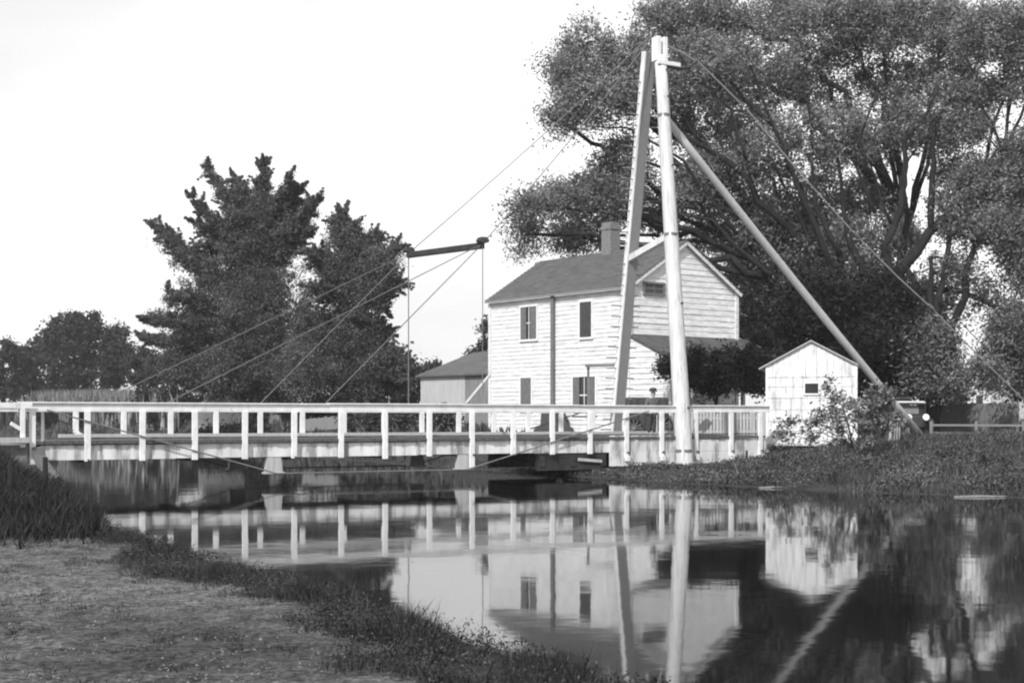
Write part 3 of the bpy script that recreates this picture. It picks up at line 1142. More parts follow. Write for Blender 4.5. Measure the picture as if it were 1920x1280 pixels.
def make_barn():
    Y = 80.0
    dl = (HL - HN).normalized()
    dr = (HR - HN).normalized()
    A = W(790, 760, 84)
    A.z = 0
    B = W(935, 760, 78.5)
    B.z = 0
    d = (B - A).normalized()
    nb = Vector((-d.y, d.x, 0))
    L = (B - A).length
    g0 = 1.3
    ez = CAMZ + (HY - 704) * 82 / F
    rz = CAMZ + (HY - 660) * 86 / F
    r = thing('small_barn', (A + B) / 2 + UP * g0, 'small weathered board barn with a low dark roof left of the white house', 'barn')
    m = MB()
    m.prism([A + nb * 0.05 + UP * g0, B + nb * 0.05 + UP * g0, B + nb * 5 + UP * g0, A + nb * 5 + UP * g0], UP * (ez - g0 - 0.05))
    m.build('wall', 'barn_dark', r)
    q, k = LP(873, A, d)
    m = MB()
    board_wall(m, A - nb * 0.02, q - nb * 0.02, g0, lambda f: ez - 0.04)
    m.build('pale_boards', 'pale_wood', r)
    m = MB()
    board_wall(m, q, B, g0, lambda f: ez - 0.04)
    m.build('grey_boards', 'barn_dark', r)
    m = MB()
    a0, a1 = A - d * 0.25 - nb * 0.3, B + d * 0.2 - nb * 0.3
    rA = A + d * 1.3 + nb * 3.2
    rB = B + nb * 3.2
    m.prism([a0 + UP * (ez - 0.05), a1 + UP * (ez - 0.05), rB + UP * rz, rA + UP * (rz - 0.15)], UP * 0.1)
    b0, b1 = A - d * 0.25 + nb * 5.5, B + d * 0.2 + nb * 5.5
    m.prism([rA + UP * (rz - 0.15), rB + UP * rz, b1 + UP * ez, b0 + UP * ez], UP * 0.1)
    m.prism([a0 + UP * (ez - 0.05), rA + UP * (rz - 0.15), b0 + UP * ez], UP * 0.1)
    m.build('roof', 'roof', r)


make_barn()


def make_shanty():
    Y = 51.0
    cx = (1521 - 960) * Y / F
    hw = 81.5 * Y / F
    nb = Vector((0.275, 1, 0)).normalized()
    d = Vector((1, -0.275, 0)).normalized()
    C = Vector((cx, Y, 0))
    A = C - d * hw
    B = C + d * hw
    g0 = zg(C.x, C.y) - 0.1
    ez = CAMZ + (HY - 684) * Y / F
    rz = CAMZ + (HY - 640) * Y / F
    r = thing('bridge_tender_shanty', C + UP * g0, 'small white gabled wooden shanty with one tiny dark window beside the bridge end', 'shed')
    m = MB()
    D = 2.9
    m.prism([A + UP * (g0 + 0.25), B + UP * (g0 + 0.25), B + UP * ez, C + UP * (rz - 0.02), A + UP * ez], nb * D)
    m.build('wall', 'shanty', r)
    m = MB()

    def top(f):
        return ez + (rz - ez) * (1 - abs(2 * f - 1)) - 0.02
    zb = CAMZ + (HY - 707) * Y / F
    board_wall(m, A, B, zb, top, 0.2, 0.03)
    m.build('gable_boards', 'shanty', r)
    m = MB()
    zs = [g0 + 0.3]
    while zs[-1] < zb - 0.2:
        zs.append(zs[-1] + 0.44)
    zs[-1] = zb - 0.01
    for a, b in zip(zs, zs[1:]):
        m.prism([A + UP * (a + 0.011), B + UP * (a + 0.011), B + UP * (b - 0.011), A + UP * (b - 0.011)], -nb * (0.024 + random.uniform(0, 0.012)))
    m.build('front_boards', 'shanty', r)
    m = MB()
    for s, P in ((-1, A), (1, B)):
        e = P + d * (s * (0.30 if s < 0 else 0.08)) + UP * (ez - (0.30 if s < 0 else 0.08) * (rz - ez) / hw)
        m.prism([e - nb * 0.16, C - nb * 0.16 + UP * rz, C + nb * (D + 0.15) + UP * rz, e + nb * (D + 0.15)], UP * 0.05)
    m.build('roof', 'pale_wood', r)
    w = MB()
    wc = W(1522, 728, Y) - nb * 0.05
    w.box(wc, d * 0.25, nb * 0.03, UP * 0.19)
    f = w.build('window', 'black', r)
    w = MB()
    for s in (-1, 1):
        w.box(wc + d * (s * 0.28) - nb * 0.01, d * 0.03, nb * 0.035, UP * 0.25)
        w.box(wc + UP * (s * 0.22) - nb * 0.01, d * 0.25, nb * 0.035, UP * 0.03)
    w.build('frame', 'white', f)
    for P in (A, B):
        m = MB()
        m.bar(P - nb * 0.04 + UP * (g0 - 0.35), P - nb * 0.04 + UP * (g0 + 0.32), 0.14, 0.12, d)
        m.build('corner_post', 'pale_wood', r)
    for P, s in ((A, -1), (B, 1)):
        m = MB()
        m.bar(P - nb * 0.045 + UP * (g0 + 0.3), P - nb * 0.045 + UP * (ez - 0.03), 0.1, 0.03, d)
        m.build('corner_board', 'white', r)


make_shanty()


def fence(name, label, cat, A, B, h, pitch, m1='grey_wood', pick=0.09, posts=None, gapped=True, rails=(0.3, 0.8)):
    A, B = Vector(A), Vector(B)
    d = (B - A)
    d.z = 0
    L = d.length
    d.normalize()
    nb = Vector((d.y, -d.x, 0))
    r = thing(name, (A + B) / 2, label, cat)
    if pick:
        m = MB()
        n = int(L / pitch)
        for i in range(n):
            p = A + (B - A) * ((i + 0.5) / n) + nb * 0.04
            m.bar(p + UP * 0.05, p + UP * (h + random.uniform(-0.04, 0.04)), pick, 0.02, d)
        m.build('pickets', m1, r)
    for q in rails:
        m = MB()
        m.bar(A + UP * (h * q), B + UP * (h * q), 0.09, 0.04, UP)
        m.build('rail', m1, r)
    for k in np.arange(0, L + 0.1, posts or 2.4):
        m = MB()
        p = A + (B - A) * min(k / L, 1)
        m.bar(p - nb * 0.03 - UP * 0.3, p - nb * 0.03 + UP * (h + 0.08), 0.11, 0.11, d)
        m.build('post', m1, r)
    return r


def onground(px, Y):
    p = W(px, HY, Y)
    p.z = zg(p.x, p.y)
    return p


def flat(p, z):
    p = p.copy(); p.z = z
    return p


def make_small_structures():
    a, b = onground(1298, 54.5), onground(1442, 54.2)
    fence('picket_fence', 'grey weathered picket fence between the big leaning post and the white shanty', 'fence', flat(a, 1.15), flat(b, 1.15), 1.12, 0.13, 'pale_wood', 0.1)
    a, b = onground(568, 82), onground(642, 79)
    fence('board_fence', 'short piece of grey board fence under the trees seen through the bridge railing', 'fence', a, b, 0.8, 0.2, 'grey_wood', 0.19)
    a, b = onground(1752, 76), onground(1912, 70)
    fence('plank_fence', 'grey upright plank fence at the far right behind the rail fence', 'fence', flat(a, 1.2), flat(b, 1.2), 1.65, 0.21, 'grey_wood', 0.2, 3.0)
    a, b = onground(1746, 60), onground(1990, 56)
    fence('rail_fence', 'low wooden rail fence among the weeds at the far right', 'fence', flat(a, 1.0), flat(b, 1.0), 0.82, 1, 'grey_wood', 0, 2.1, rails=(0.88, 0.45))
    # stake and slatted panel
    r = thing('slatted_panel', onground(1675, 50), 'pale slatted board panel on a thin leaning stake right of the leafy shrub', 'panel')
    m = MB()
    m.bar(W(1662, 862, 50), W(1674, 783, 50), 0.10, 0.06)
    m.build('stake', 'pale_wood', r)
    m = MB()
    for i in range(5):
        m.bar(W(1667 + i * 4.6, 834, 50.1), W(1669 + i * 4.6, 788 + i, 50.1), 0.08, 0.02)
    m.build('slats', 'pale_wood', r)
    # log at water's edge
    for px, py, L, lab in ((1840, 932, 0.7, 'pale log lying at the water edge at the far right'), (1452, 915, 0.45, 'short pale log lying at the water edge below the shanty')):
        Y = F * 2.0 / (py - HY)
        p = W(px, py, Y)
        p.z = 0.012
        m = MB()
        m.tube([p - Vector((L, 0, 0)), p + Vector((0, 0.05, 0.01)), p + Vector((L, 0.1, 0))], [0.025, 0.035, 0.02], 8)
        tag(m.build('log', 'barn_dark', None, p), lab, 'log', 'logs at the water edge')
    # small white outbuilding far left behind the railing
    Y = 96.0
    r = thing('small_outbuilding', onground(410, Y), 'small white outbuilding with a grey roof below the big spiky tree', 'shed')
    g = zg(onground(410, Y).x, Y)
    A, B = W(372, 0, Y), W(446, 0, Y)
    A.z = B.z = 0
    z1 = CAMZ + (HY - 757) * Y / F
    m = MB()
    m.prism([A + UP * g, B + UP * g, B + UP * z1, A + UP * z1], Vector((0, 2.4, 0)))
    m.build('wall', 'clap', r)
    m = MB()
    zr = CAMZ + (HY - 738) * Y / F
    m.prism([A + Vector((0.3, -0.15, z1)), B + Vector((0.1, -0.15, z1)), B + Vector((-0.2, 1.2, zr)), A + Vector((0.9, 1.2, zr))], UP * 0.07)
    m.prism([A + Vector((0.9, 1.2, zr)), B + Vector((-0.2, 1.2, zr)), B + Vector((0.1, 2.6, z1)), A + Vector((0.3, 2.6, z1))], UP * 0.07)
    m.build('roof', 'grey_wood', r)
    m = MB()
    m.bar(A + Vector((0.25, -0.2, z1 - 0.1)), A + Vector((0.9, -0.1, zr + 0.05)), 0.3, 0.05, Vector((1, 0, 0)))
    m.build('bargeboard', 'white', r)
    # distant houses at the right
    Y = 120.0
    r = thing('distant_farmhouse', onground(1850, Y), 'distant farmhouse gable showing through the trees at the far right', 'house')
    c = W(1836, HY, Y)
    g = 1.2
    hw = 22 * Y / F
    ez = CAMZ + (HY - 722) * Y / F
    rz = CAMZ + (HY - 692) * Y / F
    cz = Vector((c.x, c.y, 0))
    X1 = Vector((1, 0.1, 0)).normalized()
    dv = Vector((0.75, 0.65, 0)).normalized() * 6
    m = MB()
    m.prism([cz - X1 * hw + UP * g, cz + X1 * hw + UP * g, cz + X1 * hw + UP * ez, cz + UP * rz, cz - X1 * hw + UP * ez], dv)
    m.build('wall', 'clap_gable', r)
    m = MB()
    for s in (-1, 1):
        m.prism([cz + X1 * (s * (hw + 0.2)) + UP * (ez - 0.1) - dv * 0.03, cz + UP * (rz + 0.02) - dv * 0.03, cz + UP * (rz + 0.02) + dv * 1.02, cz + X1 * (s * (hw + 0.2)) + UP * (ez - 0.1) + dv * 1.02], UP * 0.15)
    m.build('roof', 'roof_dark', r)
    m = MB()
    m.box(cz - Vector((0, 0.05, 0)) + UP * 3.6, X1 * 0.3, Vector((0, 0.05, 0)), UP * 0.5)
    m.build('window', 'pane', r)
    # made-up white shed behind the motor car, standing in for a bright patch
    r = thing('bright_patch_shed', onground(1688, 70), 'made-up small shed, its white roof standing in for a bright patch above the shrub', 'shed')
    p = W(1688, HY, 70); p.z = 0
    m = MB()
    zt = CAMZ + (HY - 742) * 70 / F
    m.prism([p + Vector((-0.5, 0, 1.1)), p + Vector((0.5, 0, 1.1)), p + Vector((0.5, 0, zt)), p + Vector((-0.5, 0, zt))], Vector((0, 2, 0)))
    m.build('wall', 'grey_wood', r)
    m = MB()
    m.prism([p + Vector((-0.6, -0.2, zt - 0.15)), p + Vector((0.6, -0.2, zt - 0.15)), p + Vector((0.55, 2.2, zt + 0.3)), p + Vector((-0.5, 2.2, zt + 0.25))], UP * 0.06)
    m.build('roof', 'lamp', r)


make_small_structures()

# ------------------------------------------------------------------ vehicles
def wheel(parent, c, ax, R, wdt=0.05, spokes=12, mt='black', mr='black'):
    c = Vector(c); ax = Vector(ax).normalized()
    a = ax.cross(UP).normalized()
    b = ax.cross(a)
    m = MB()
    n = 28
    ri = []
    for k in range(n):
        t = 2 * math.pi * k / n
        dirv = a * math.cos(t) + b * math.sin(t)
        for (rr, s) in ((R, -1), (R, 1), (R - 0.06, 1), (R - 0.06, -1)):
            m.v.append(c + dirv * rr + ax * (s * wdt / 2))
    for k in range(n):
        k2 = (k + 1) % n
        for j in range(4):
            m.f.append((k * 4 + j, k * 4 + (j + 1) % 4, k2 * 4 + (j + 1) % 4, k2 * 4 + j))
    w = m.build('wheel', mt, parent)
    m = MB()
    for k in range(spokes):
        t = 2 * math.pi * k / spokes
        dirv = a * math.cos(t) + b * math.sin(t)
        m.tube([c + dirv * 0.05, c + dirv * (R - 0.04)], 0.016, 5)
    m.tube([c - ax * 0.09, c + ax * 0.09], 0.07, 10)
    m.build('spokes', mr, w)


def make_car():
    Y = 62.0
    p = W(1719, HY, Y)
    g = 1.18
    p.z = g
    r = thing('motor_car', p, 'dark early motor car with pale canopy and round bright lamp by the brace foot', 'car')
    X1 = Vector((1, 0, 0))
    Y1 = Vector((0, 1, 0))
    o = p
    m = MB()
    m.prism([o + X1 * -0.45 + UP * 0.42, o + X1 * 0.45 + UP * 0.42, o + X1 * 0.45 + UP * 0.85, o + X1 * 0.36 + UP * 1.0, o + X1 * -0.36 + UP * 1.0, o + X1 * -0.45 + UP * 0.85], Y1 * 1.0)
    m.prism([o + X1 * -0.62 + Y1 * 1.0 + UP * 0.42, o + X1 * 0.62 + Y1 * 1.0 + UP * 0.42, o + X1 * 0.62 + Y1 * 1.0 + UP * 1.08, o + X1 * -0.62 + Y1 * 1.0 + UP * 1.08], Y1 * 1.9)
    m.build('body', 'black', r, bevel=0.04)
    m = MB()
    m.box(o + Y1 * -0.03 + UP * 0.70, X1 * 0.30, Y1 * 0.03, UP * 0.26)
    m.build('radiator', 'iron_dark', r, bevel=0.02)
    m = MB()
    m.prism([o + X1 * -0.72 + Y1 * 0.85 + UP * 1.56, o + X1 * 0.72 + Y1 * 0.85 + UP * 1.56, o + X1 * 0.62 + Y1 * 0.85 + UP * 1.66, o + X1 * -0.62 + Y1 * 0.85 + UP * 1.66], Y1 * 2.1)
    m.build('canopy', 'canvas', r, bevel=0.03)
    m = MB()
    m.box(o + Y1 * 0.86 + UP * 1.53, X1 * 0.70, Y1 * 0.03, UP * 0.04)
    for s in (-1, 1):
        for yy in (0.9, 2.8):
            m.bar(o + X1 * (s * 0.66) + Y1 * yy + UP * 1.0, o + X1 * (s * 0.68) + Y1 * yy + UP * 1.56, 0.05, 0.05)
    m.build('canopy_frame', 'black', r)
    m = MB()
    m.box(o + X1 * 0.50 + Y1 * 1.1 + UP * 1.28, X1 * 0.17, Y1 * 0.05, UP * 0.24)
    m.build('side_curtain', 'black', r)
    m = MB()
    m.box(o + X1 * -0.1 + Y1 * 1.02 + UP * 1.25, X1 * 0.5, Y1 * 0.008, UP * 0.22)
    m.build('windscreen', 'grey_wood', r)
    m = MB()
    m.box(o + Y1 * 2.2 + UP * 1.15, X1 * 0.58, Y1 * 0.12, UP * 0.25)
    m.build('seat', 'black', r, bevel=0.05)
    for s in (-1, 1):
        m = MB()
        q = o + X1 * (s * 0.40) + Y1 * -0.12 + UP * 0.90
        m.tube([q, q + Y1 * 0.05, q + Y1 * 0.2], [0.15, 0.155, 0.06], 14)
        hl = m.build('headlight', 'lamp', r, smooth=False)
        for f in (0.2, 2.2):
            m = MB()
            pts = []
            for a in range(7):
                t = math.pi * a / 6
                pts.append(o + X1 * (s * 0.64) + Y1 * (f - 0.46 * math.cos(t)) + UP * (0.40 + 0.43 * math.sin(t)))
            for a, b in zip(pts, pts[1:]):
                m.bar(a, b, 0.24, 0.02, X1)
            m.build('mudguard', 'black', r)
        for f in (0.2, 2.2):
            wheel(r, o + X1 * (s * 0.62) + Y1 * f + UP * 0.38, X1, 0.38, 0.07, 10)


make_car()


def make_wagon():
    P = W(1214, HY, 56.0)
    P.z = GZ0
    r = thing('wagon', P, 'dark box wagon standing in front of the white lean-to behind the bridge', 'wagon')
    X1 = Vector((1, 0.12, 0)).normalized()
    Y1 = Vector((-0.12, 1, 0)).normalized()
    o = P
    m = MB()
    m.prism([o + X1 * -0.95 + UP * 0.22, o + X1 * 0.93 + UP * 0.22, o + X1 * 0.93 + UP * 1.76, o + X1 * -0.78 + UP * 1.76], Y1 * 1.6)
    m.build('body', 'shutter_dark', r, bevel=0.03)
    m = MB()
    for i in range(6):
        m.box(o + X1 * (-0.72 + i * 0.3) - Y1 * 0.02 + UP * 1.15, X1 * 0.03, Y1 * 0.02, UP * 0.55)
    m.build('side_stakes', 'iron_dark', r)
    m = MB()
    m.tube([o + X1 * -0.62 + Y1 * -0.1 + UP * 0.45, o + X1 * -0.62 + Y1 * 1.7 + UP * 0.45], 0.05, 8)
    m.tube([o + X1 * 0.55 + Y1 * -0.1 + UP * 0.5, o + X1 * 0.55 + Y1 * 1.7 + UP * 0.5], 0.05, 8)
    m.build('axle', 'iron_dark', r)
    for x, R in ((-0.62, 0.45), (0.55, 0.52)):
        for y in (-0.12, 1.72):
            wheel(r, o + X1 * x + Y1 * y + UP * R, Y1, R, 0.06, 12, 'iron_dark', 'grey_wood')


make_wagon()


# ------------------------------------------------------------------ person
def skin_mesh(name, verts, edges, radii, m, parent=None, base=None, root=0, sub=2):
    b = BASE[parent.name] if parent is not None else Vector(base)
    me = bpy.data.meshes.new(name)
    me.from_pydata([tuple(Vector(v) - b) for v in verts], edges, [])
    me.update()
    o = bpy.data.objects.new(name, me)
    link(o, parent, b)
    md = o.modifiers.new('skin', 'SKIN')
    md.use_smooth_shade = True
    if not me.skin_vertices:
        bpy.context.view_layer.objects.active = o
    sv = me.skin_vertices[0].data
    for i, rr in enumerate(radii):
        sv[i].radius = rr if hasattr(rr, '__len__') else (rr, rr)
    sv[root].use_root = True
    s = o.modifiers.new('sub', 'SUBSURF')
    s.levels = sub
    s.render_levels = sub
    me.materials.append(M[m])
    return o


def make_person():
    P = W(1222, HY, 51.2)
    P.z = DECKZ
    fw = -N                                   # faces the water
    sd = E
    o = P

    def q(x, y, z):
        return o + sd * x + fw * y + UP * z
    v, e, r_ = [], [], []

    def add(p, rr, par=None):
        v.append(p); r_.append(rr)
        if par is not None: e.append((par, len(v) - 1))
        return len(v) - 1
    pel = add(q(0, 0, 0.92), (0.15, 0.12))
    wa = add(q(0, 0.01, 1.08), (0.14, 0.11), pel)
    chh = add(q(0, 0.03, 1.30), (0.17, 0.12), wa)
    nk = add(q(0, 0.05, 1.46), (0.065, 0.065), chh)
    hd0 = add(q(0.01, 0.07, 1.53), (0.07, 0.075), nk)
    hd1 = add(q(0.015, 0.085, 1.62), (0.085, 0.10), hd0)
    hd2 = add(q(0.015, 0.07, 1.70), (0.07, 0.085), hd1)
    for s in (-1, 1):
        h = add(q(0.09 * s, 0, 0.86), 0.095, pel)
        k = add(q(0.11 * s, 0.04, 0.47), 0.062, h)
        a = add(q(0.12 * s, -0.01, 0.09), 0.042, k)
        t = add(q(0.13 * s, 0.13, 0.04), (0.045, 0.03), a)
        sh = add(q(0.185 * s, 0.02, 1.37), 0.065, chh)
        el = add(q(0.27 * s, 0.02, 1.10), 0.048, sh)
        wr = add(q(0.16 * s, 0.22, 1.00), 0.032, el)
        pm = add(q(0.11 * s, 0.29, 0.98), (0.038, 0.018), wr)
        for i in range(4):
            b0 = add(q((0.11 - 0.0) * s + (i - 1.5) * 0.004, 0.335, 1.0 - i * 0.02), 0.010, pm)
            b1 = add(q(0.085 * s, 0.36 - 0.004 * abs(i - 1), 0.99 - i * 0.02), 0.009, b0)
            b2 = add(q(0.06 * s, 0.35, 0.98 - i * 0.02), 0.008, b1)
        t0 = add(q(0.095 * s, 0.29, 1.03), 0.011, pm)
        add(q(0.075 * s, 0.32, 1.045), 0.009, t0)
    body = skin_mesh('person', v, e, r_, 'skin', None, P, 0, 2)
    tag(body, 'person in a grey coat and round dark hat standing behind the rail by the mast', 'person')
    # coat
    v, e, r_ = [], [], []
    a = add(q(0, 0, 0.80), (0.21, 0.17))
    b = add(q(0, 0.01, 1.05), (0.18, 0.145), a)
    c = add(q(0, 0.03, 1.30), (0.24, 0.165), b)
    d = add(q(0, 0.045, 1.42), (0.10, 0.09), c)
    for s in (-1, 1):
        sh = add(q(0.215 * s, 0.02, 1.36), 0.10, c)
        el = add(q(0.285 * s, 0.02, 1.10), 0.066, sh)
        add(q(0.18 * s, 0.20, 1.005), 0.048, el)
    skin_mesh('coat', v, e, r_, 'coat', body, None, 0, 2)
    v, e, r_ = [], [], []
    a = add(q(0, 0, 0.90), (0.17, 0.14))
    for s in (-1, 1):
        h = add(q(0.095 * s, 0, 0.80), 0.11, a)
        k = add(q(0.115 * s, 0.03, 0.47), 0.082, h)
        add(q(0.12 * s, -0.01, 0.08), 0.066, k)
    skin_mesh('trousers', v, e, r_, 'hat', body, None, 0, 1)
    # hat: brim and crown
    m = MB()
    cH = q(0.015, 0.07, 1.70)
    m.tube([cH - UP * 0.02, cH + UP * 0.012], [0.165, 0.155], 20)
    m.tube([cH, cH + UP * 0.06, cH + UP * 0.11, cH + UP * 0.13], [0.15, 0.145, 0.12, 0.05], 18)
    m.build('hat', 'hat', body, smooth=True)
    m = MB()
    for s in (-1, 1):
        m.tube([q(0.015 + 0.033 * s, 0.165, 1.63), q(0.015 + 0.033 * s, 0.182, 1.63)], 0.011, 6)
        m.tube([q(0.015 + 0.093 * s, 0.08, 1.60), q(0.015 + 0.098 * s, 0.08, 1.64)], [0.014, 0.018], 6)
    m.tube([q(0.015, 0.165, 1.63), q(0.015, 0.205, 1.595), q(0.015, 0.17, 1.585)], [0.010, 0.016, 0.012], 6)
    m.tube([q(-0.015, 0.168, 1.56), q(0.045, 0.168, 1.56)], 0.007, 6)
    m.build('face_features', 'coat', body)


make_person()


# ------------------------------------------------------------------ vegetation
def limb(mb, a, b, r0, r1, seg=5, bend=0.12, lift=0.0):
    a, b = Vector(a), Vector(b)
    L = (b - a).length
    pts, rad = [], []
    n = max(3, int(L / 1.2) + 2)
    off = Vector((random.uniform(-1, 1), random.uniform(-1, 1), random.uniform(-0.3, 0.6))) * (L * bend)
    for i in range(n + 1):
        f = i / n
        p = a.lerp(b, f) + off * math.sin(math.pi * f) + UP * (lift * L * math.sin(math.pi * f))
        p += Vector((random.uniform(-1, 1), random.uniform(-1, 1), random.uniform(-1, 1))) * (0.02 * L * math.sin(math.pi * f))
        pts.append(p)
        rad.append(r0 + (r1 - r0) * f)
    mb.tube(pts, rad, seg)
    return pts


def tree(name, label, base, lobes, trunk_r, fork, leaf='leaf_main', bark='bark', leaf_size=0.2, density=1.0,
         clump=0.55, group='trees beyond the canal', cat='tree', aspect=0.45, droop=0.2, twigs=3, per=60, flat_=1.0, extra=None):
    """lobes: ('b', centre, (rx, ry, rz), n clumps) or ('s', p0, p1, r0, r1, n clumps)"""
    r = thing(name, base, label, cat, group)
    mb = MB()
    base = Vector(base)
    trunk_pts = None
    forks = fork if isinstance(fork, list) else [fork]
    for fk in forks:
        b0 = base + Vector(((fk.x - base.x) * 0.05, 0, -0.3))
        pts = limb(mb, b0, fk, trunk_r * (0.72 if len(forks) > 1 else 1), trunk_r * (0.25 if len(forks) > 1 else 0.55), 9, 0.05)
        mb.tube([b0, b0 + UP * 0.35, b0 + UP * 0.9], [trunk_r * 1.5, trunk_r * 1.15, trunk_r * 0.98], 9)
    cents = []
    crs = []
    for lb in lobes:
        if lb[0] == 'b':
            _, c, rad, n = lb
            n = max(2, int(n * density))
            c = Vector(c)
            fk = min(forks, key=lambda f: (f - c).length)
            L = (c - fk).length
            rr = min(trunk_r * 0.38, 0.03 + 0.012 * L)
            if c.z > fk.z - 1.0:
                limb(mb, fk, c, rr, rr * 0.35, 6, 0.1, 0.06)
            d = rand_unit(n)
            q = rng.uniform(0.25, 1.0, n) ** 0.6
            pc = np.array(c) + d * q[:, None] * np.array(rad)
            for k in range(min(twigs, n)):
                limb(mb, c, Vector(pc[k]), rr * 0.35, 0.012, 4, 0.1)
            cents.append(pc)
            crs.append(np.full(len(pc), clump) * rng.uniform(0.35, 1.35, len(pc)))
        else:
            _, p0, p1, r0, r1, n = lb
            n = max(2, int(n * density))
            p0, p1 = Vector(p0), Vector(p1)
            limb(mb, p0, p1, max(0.04, r0 * 0.08), 0.015, 5, 0.04)
            t = rng.uniform(0, 1, n) ** 1.15
            rr = r0 * (1 - t) ** 0.8 + r1 * 0.35
            pc = np.array(p0) + (np.array(p1 - p0))[None, :] * t[:, None] + rand_unit(n) * (rr * rng.uniform(0.2, 1, n) ** 0.5)[:, None]
            cents.append(pc)
            crs.append(np.minimum(clump * 1.3, 0.10 + 0.50 * rr))
            ax = (p1 - p0).normalized()
            for q_ in range(int(8 + n * 0.22)):
                f = random.uniform(0.25, 1.0)
                o_ = p0.lerp(p1, f)
                dd = (ax * random.uniform(0.3, 1.2) + Vector(rand_unit(1)[0]) * 0.9 + UP * 0.25).normalized()
                ln = (r0 * (1 - f) + r1 * 0.4) * random.uniform(0.8, 1.7) + random.uniform(0.3, 0.9)
                m_ = random.randint(4, 8)
                tt = np.linspace(0.3, 1.0, m_)[:, None]
                cents.append(np.array(o_) + np.array(dd * ln)[None, :] * tt)
                crs.append(np.linspace(0.22, 0.07, m_))
    for pts_, ra, rb in (extra or []):
        fine = []
        for a_, b_ in zip(pts_, pts_[1:]):
            for i_ in range(4):
                fine.append(a_.lerp(b_, i_ / 4) + Vector((random.uniform(-1, 1), random.uniform(-1, 1), 0)) * 0.07)
        fine.append(pts_[-1])
        mb.tube(fine, [ra + (rb - ra) * i_ / (len(fine) - 1) for i_ in range(len(fine))], 7)
    mb.build('trunk', bark, r, smooth=True)
    cents = np.concatenate(cents)
    crs = np.concatenate(crs)
    k = np.maximum(8, (per * rng.uniform(0.4, 1.5, len(cents)) * np.clip(crs / (0.75 * clump), 0.3, 1.2)).astype(int))
    cc = np.repeat(cents, k, 0)
    cr = np.repeat(crs, k)
    pos = cc + rng.normal(size=cc.shape) * cr[:, None] * np.array([0.55, 0.55, 0.52 * flat_])
    np_mesh('crown', leaf_quads(pos, leaf_size, aspect, droop), 4, leaf, r)
    return r


def blob(px, py, rx, rz, Y, n, ry=None):
    s = Y / F
    return ('b', W(px, py, Y), (rx * s, (ry or (rx + rz) / 2) * s, rz * s), n)


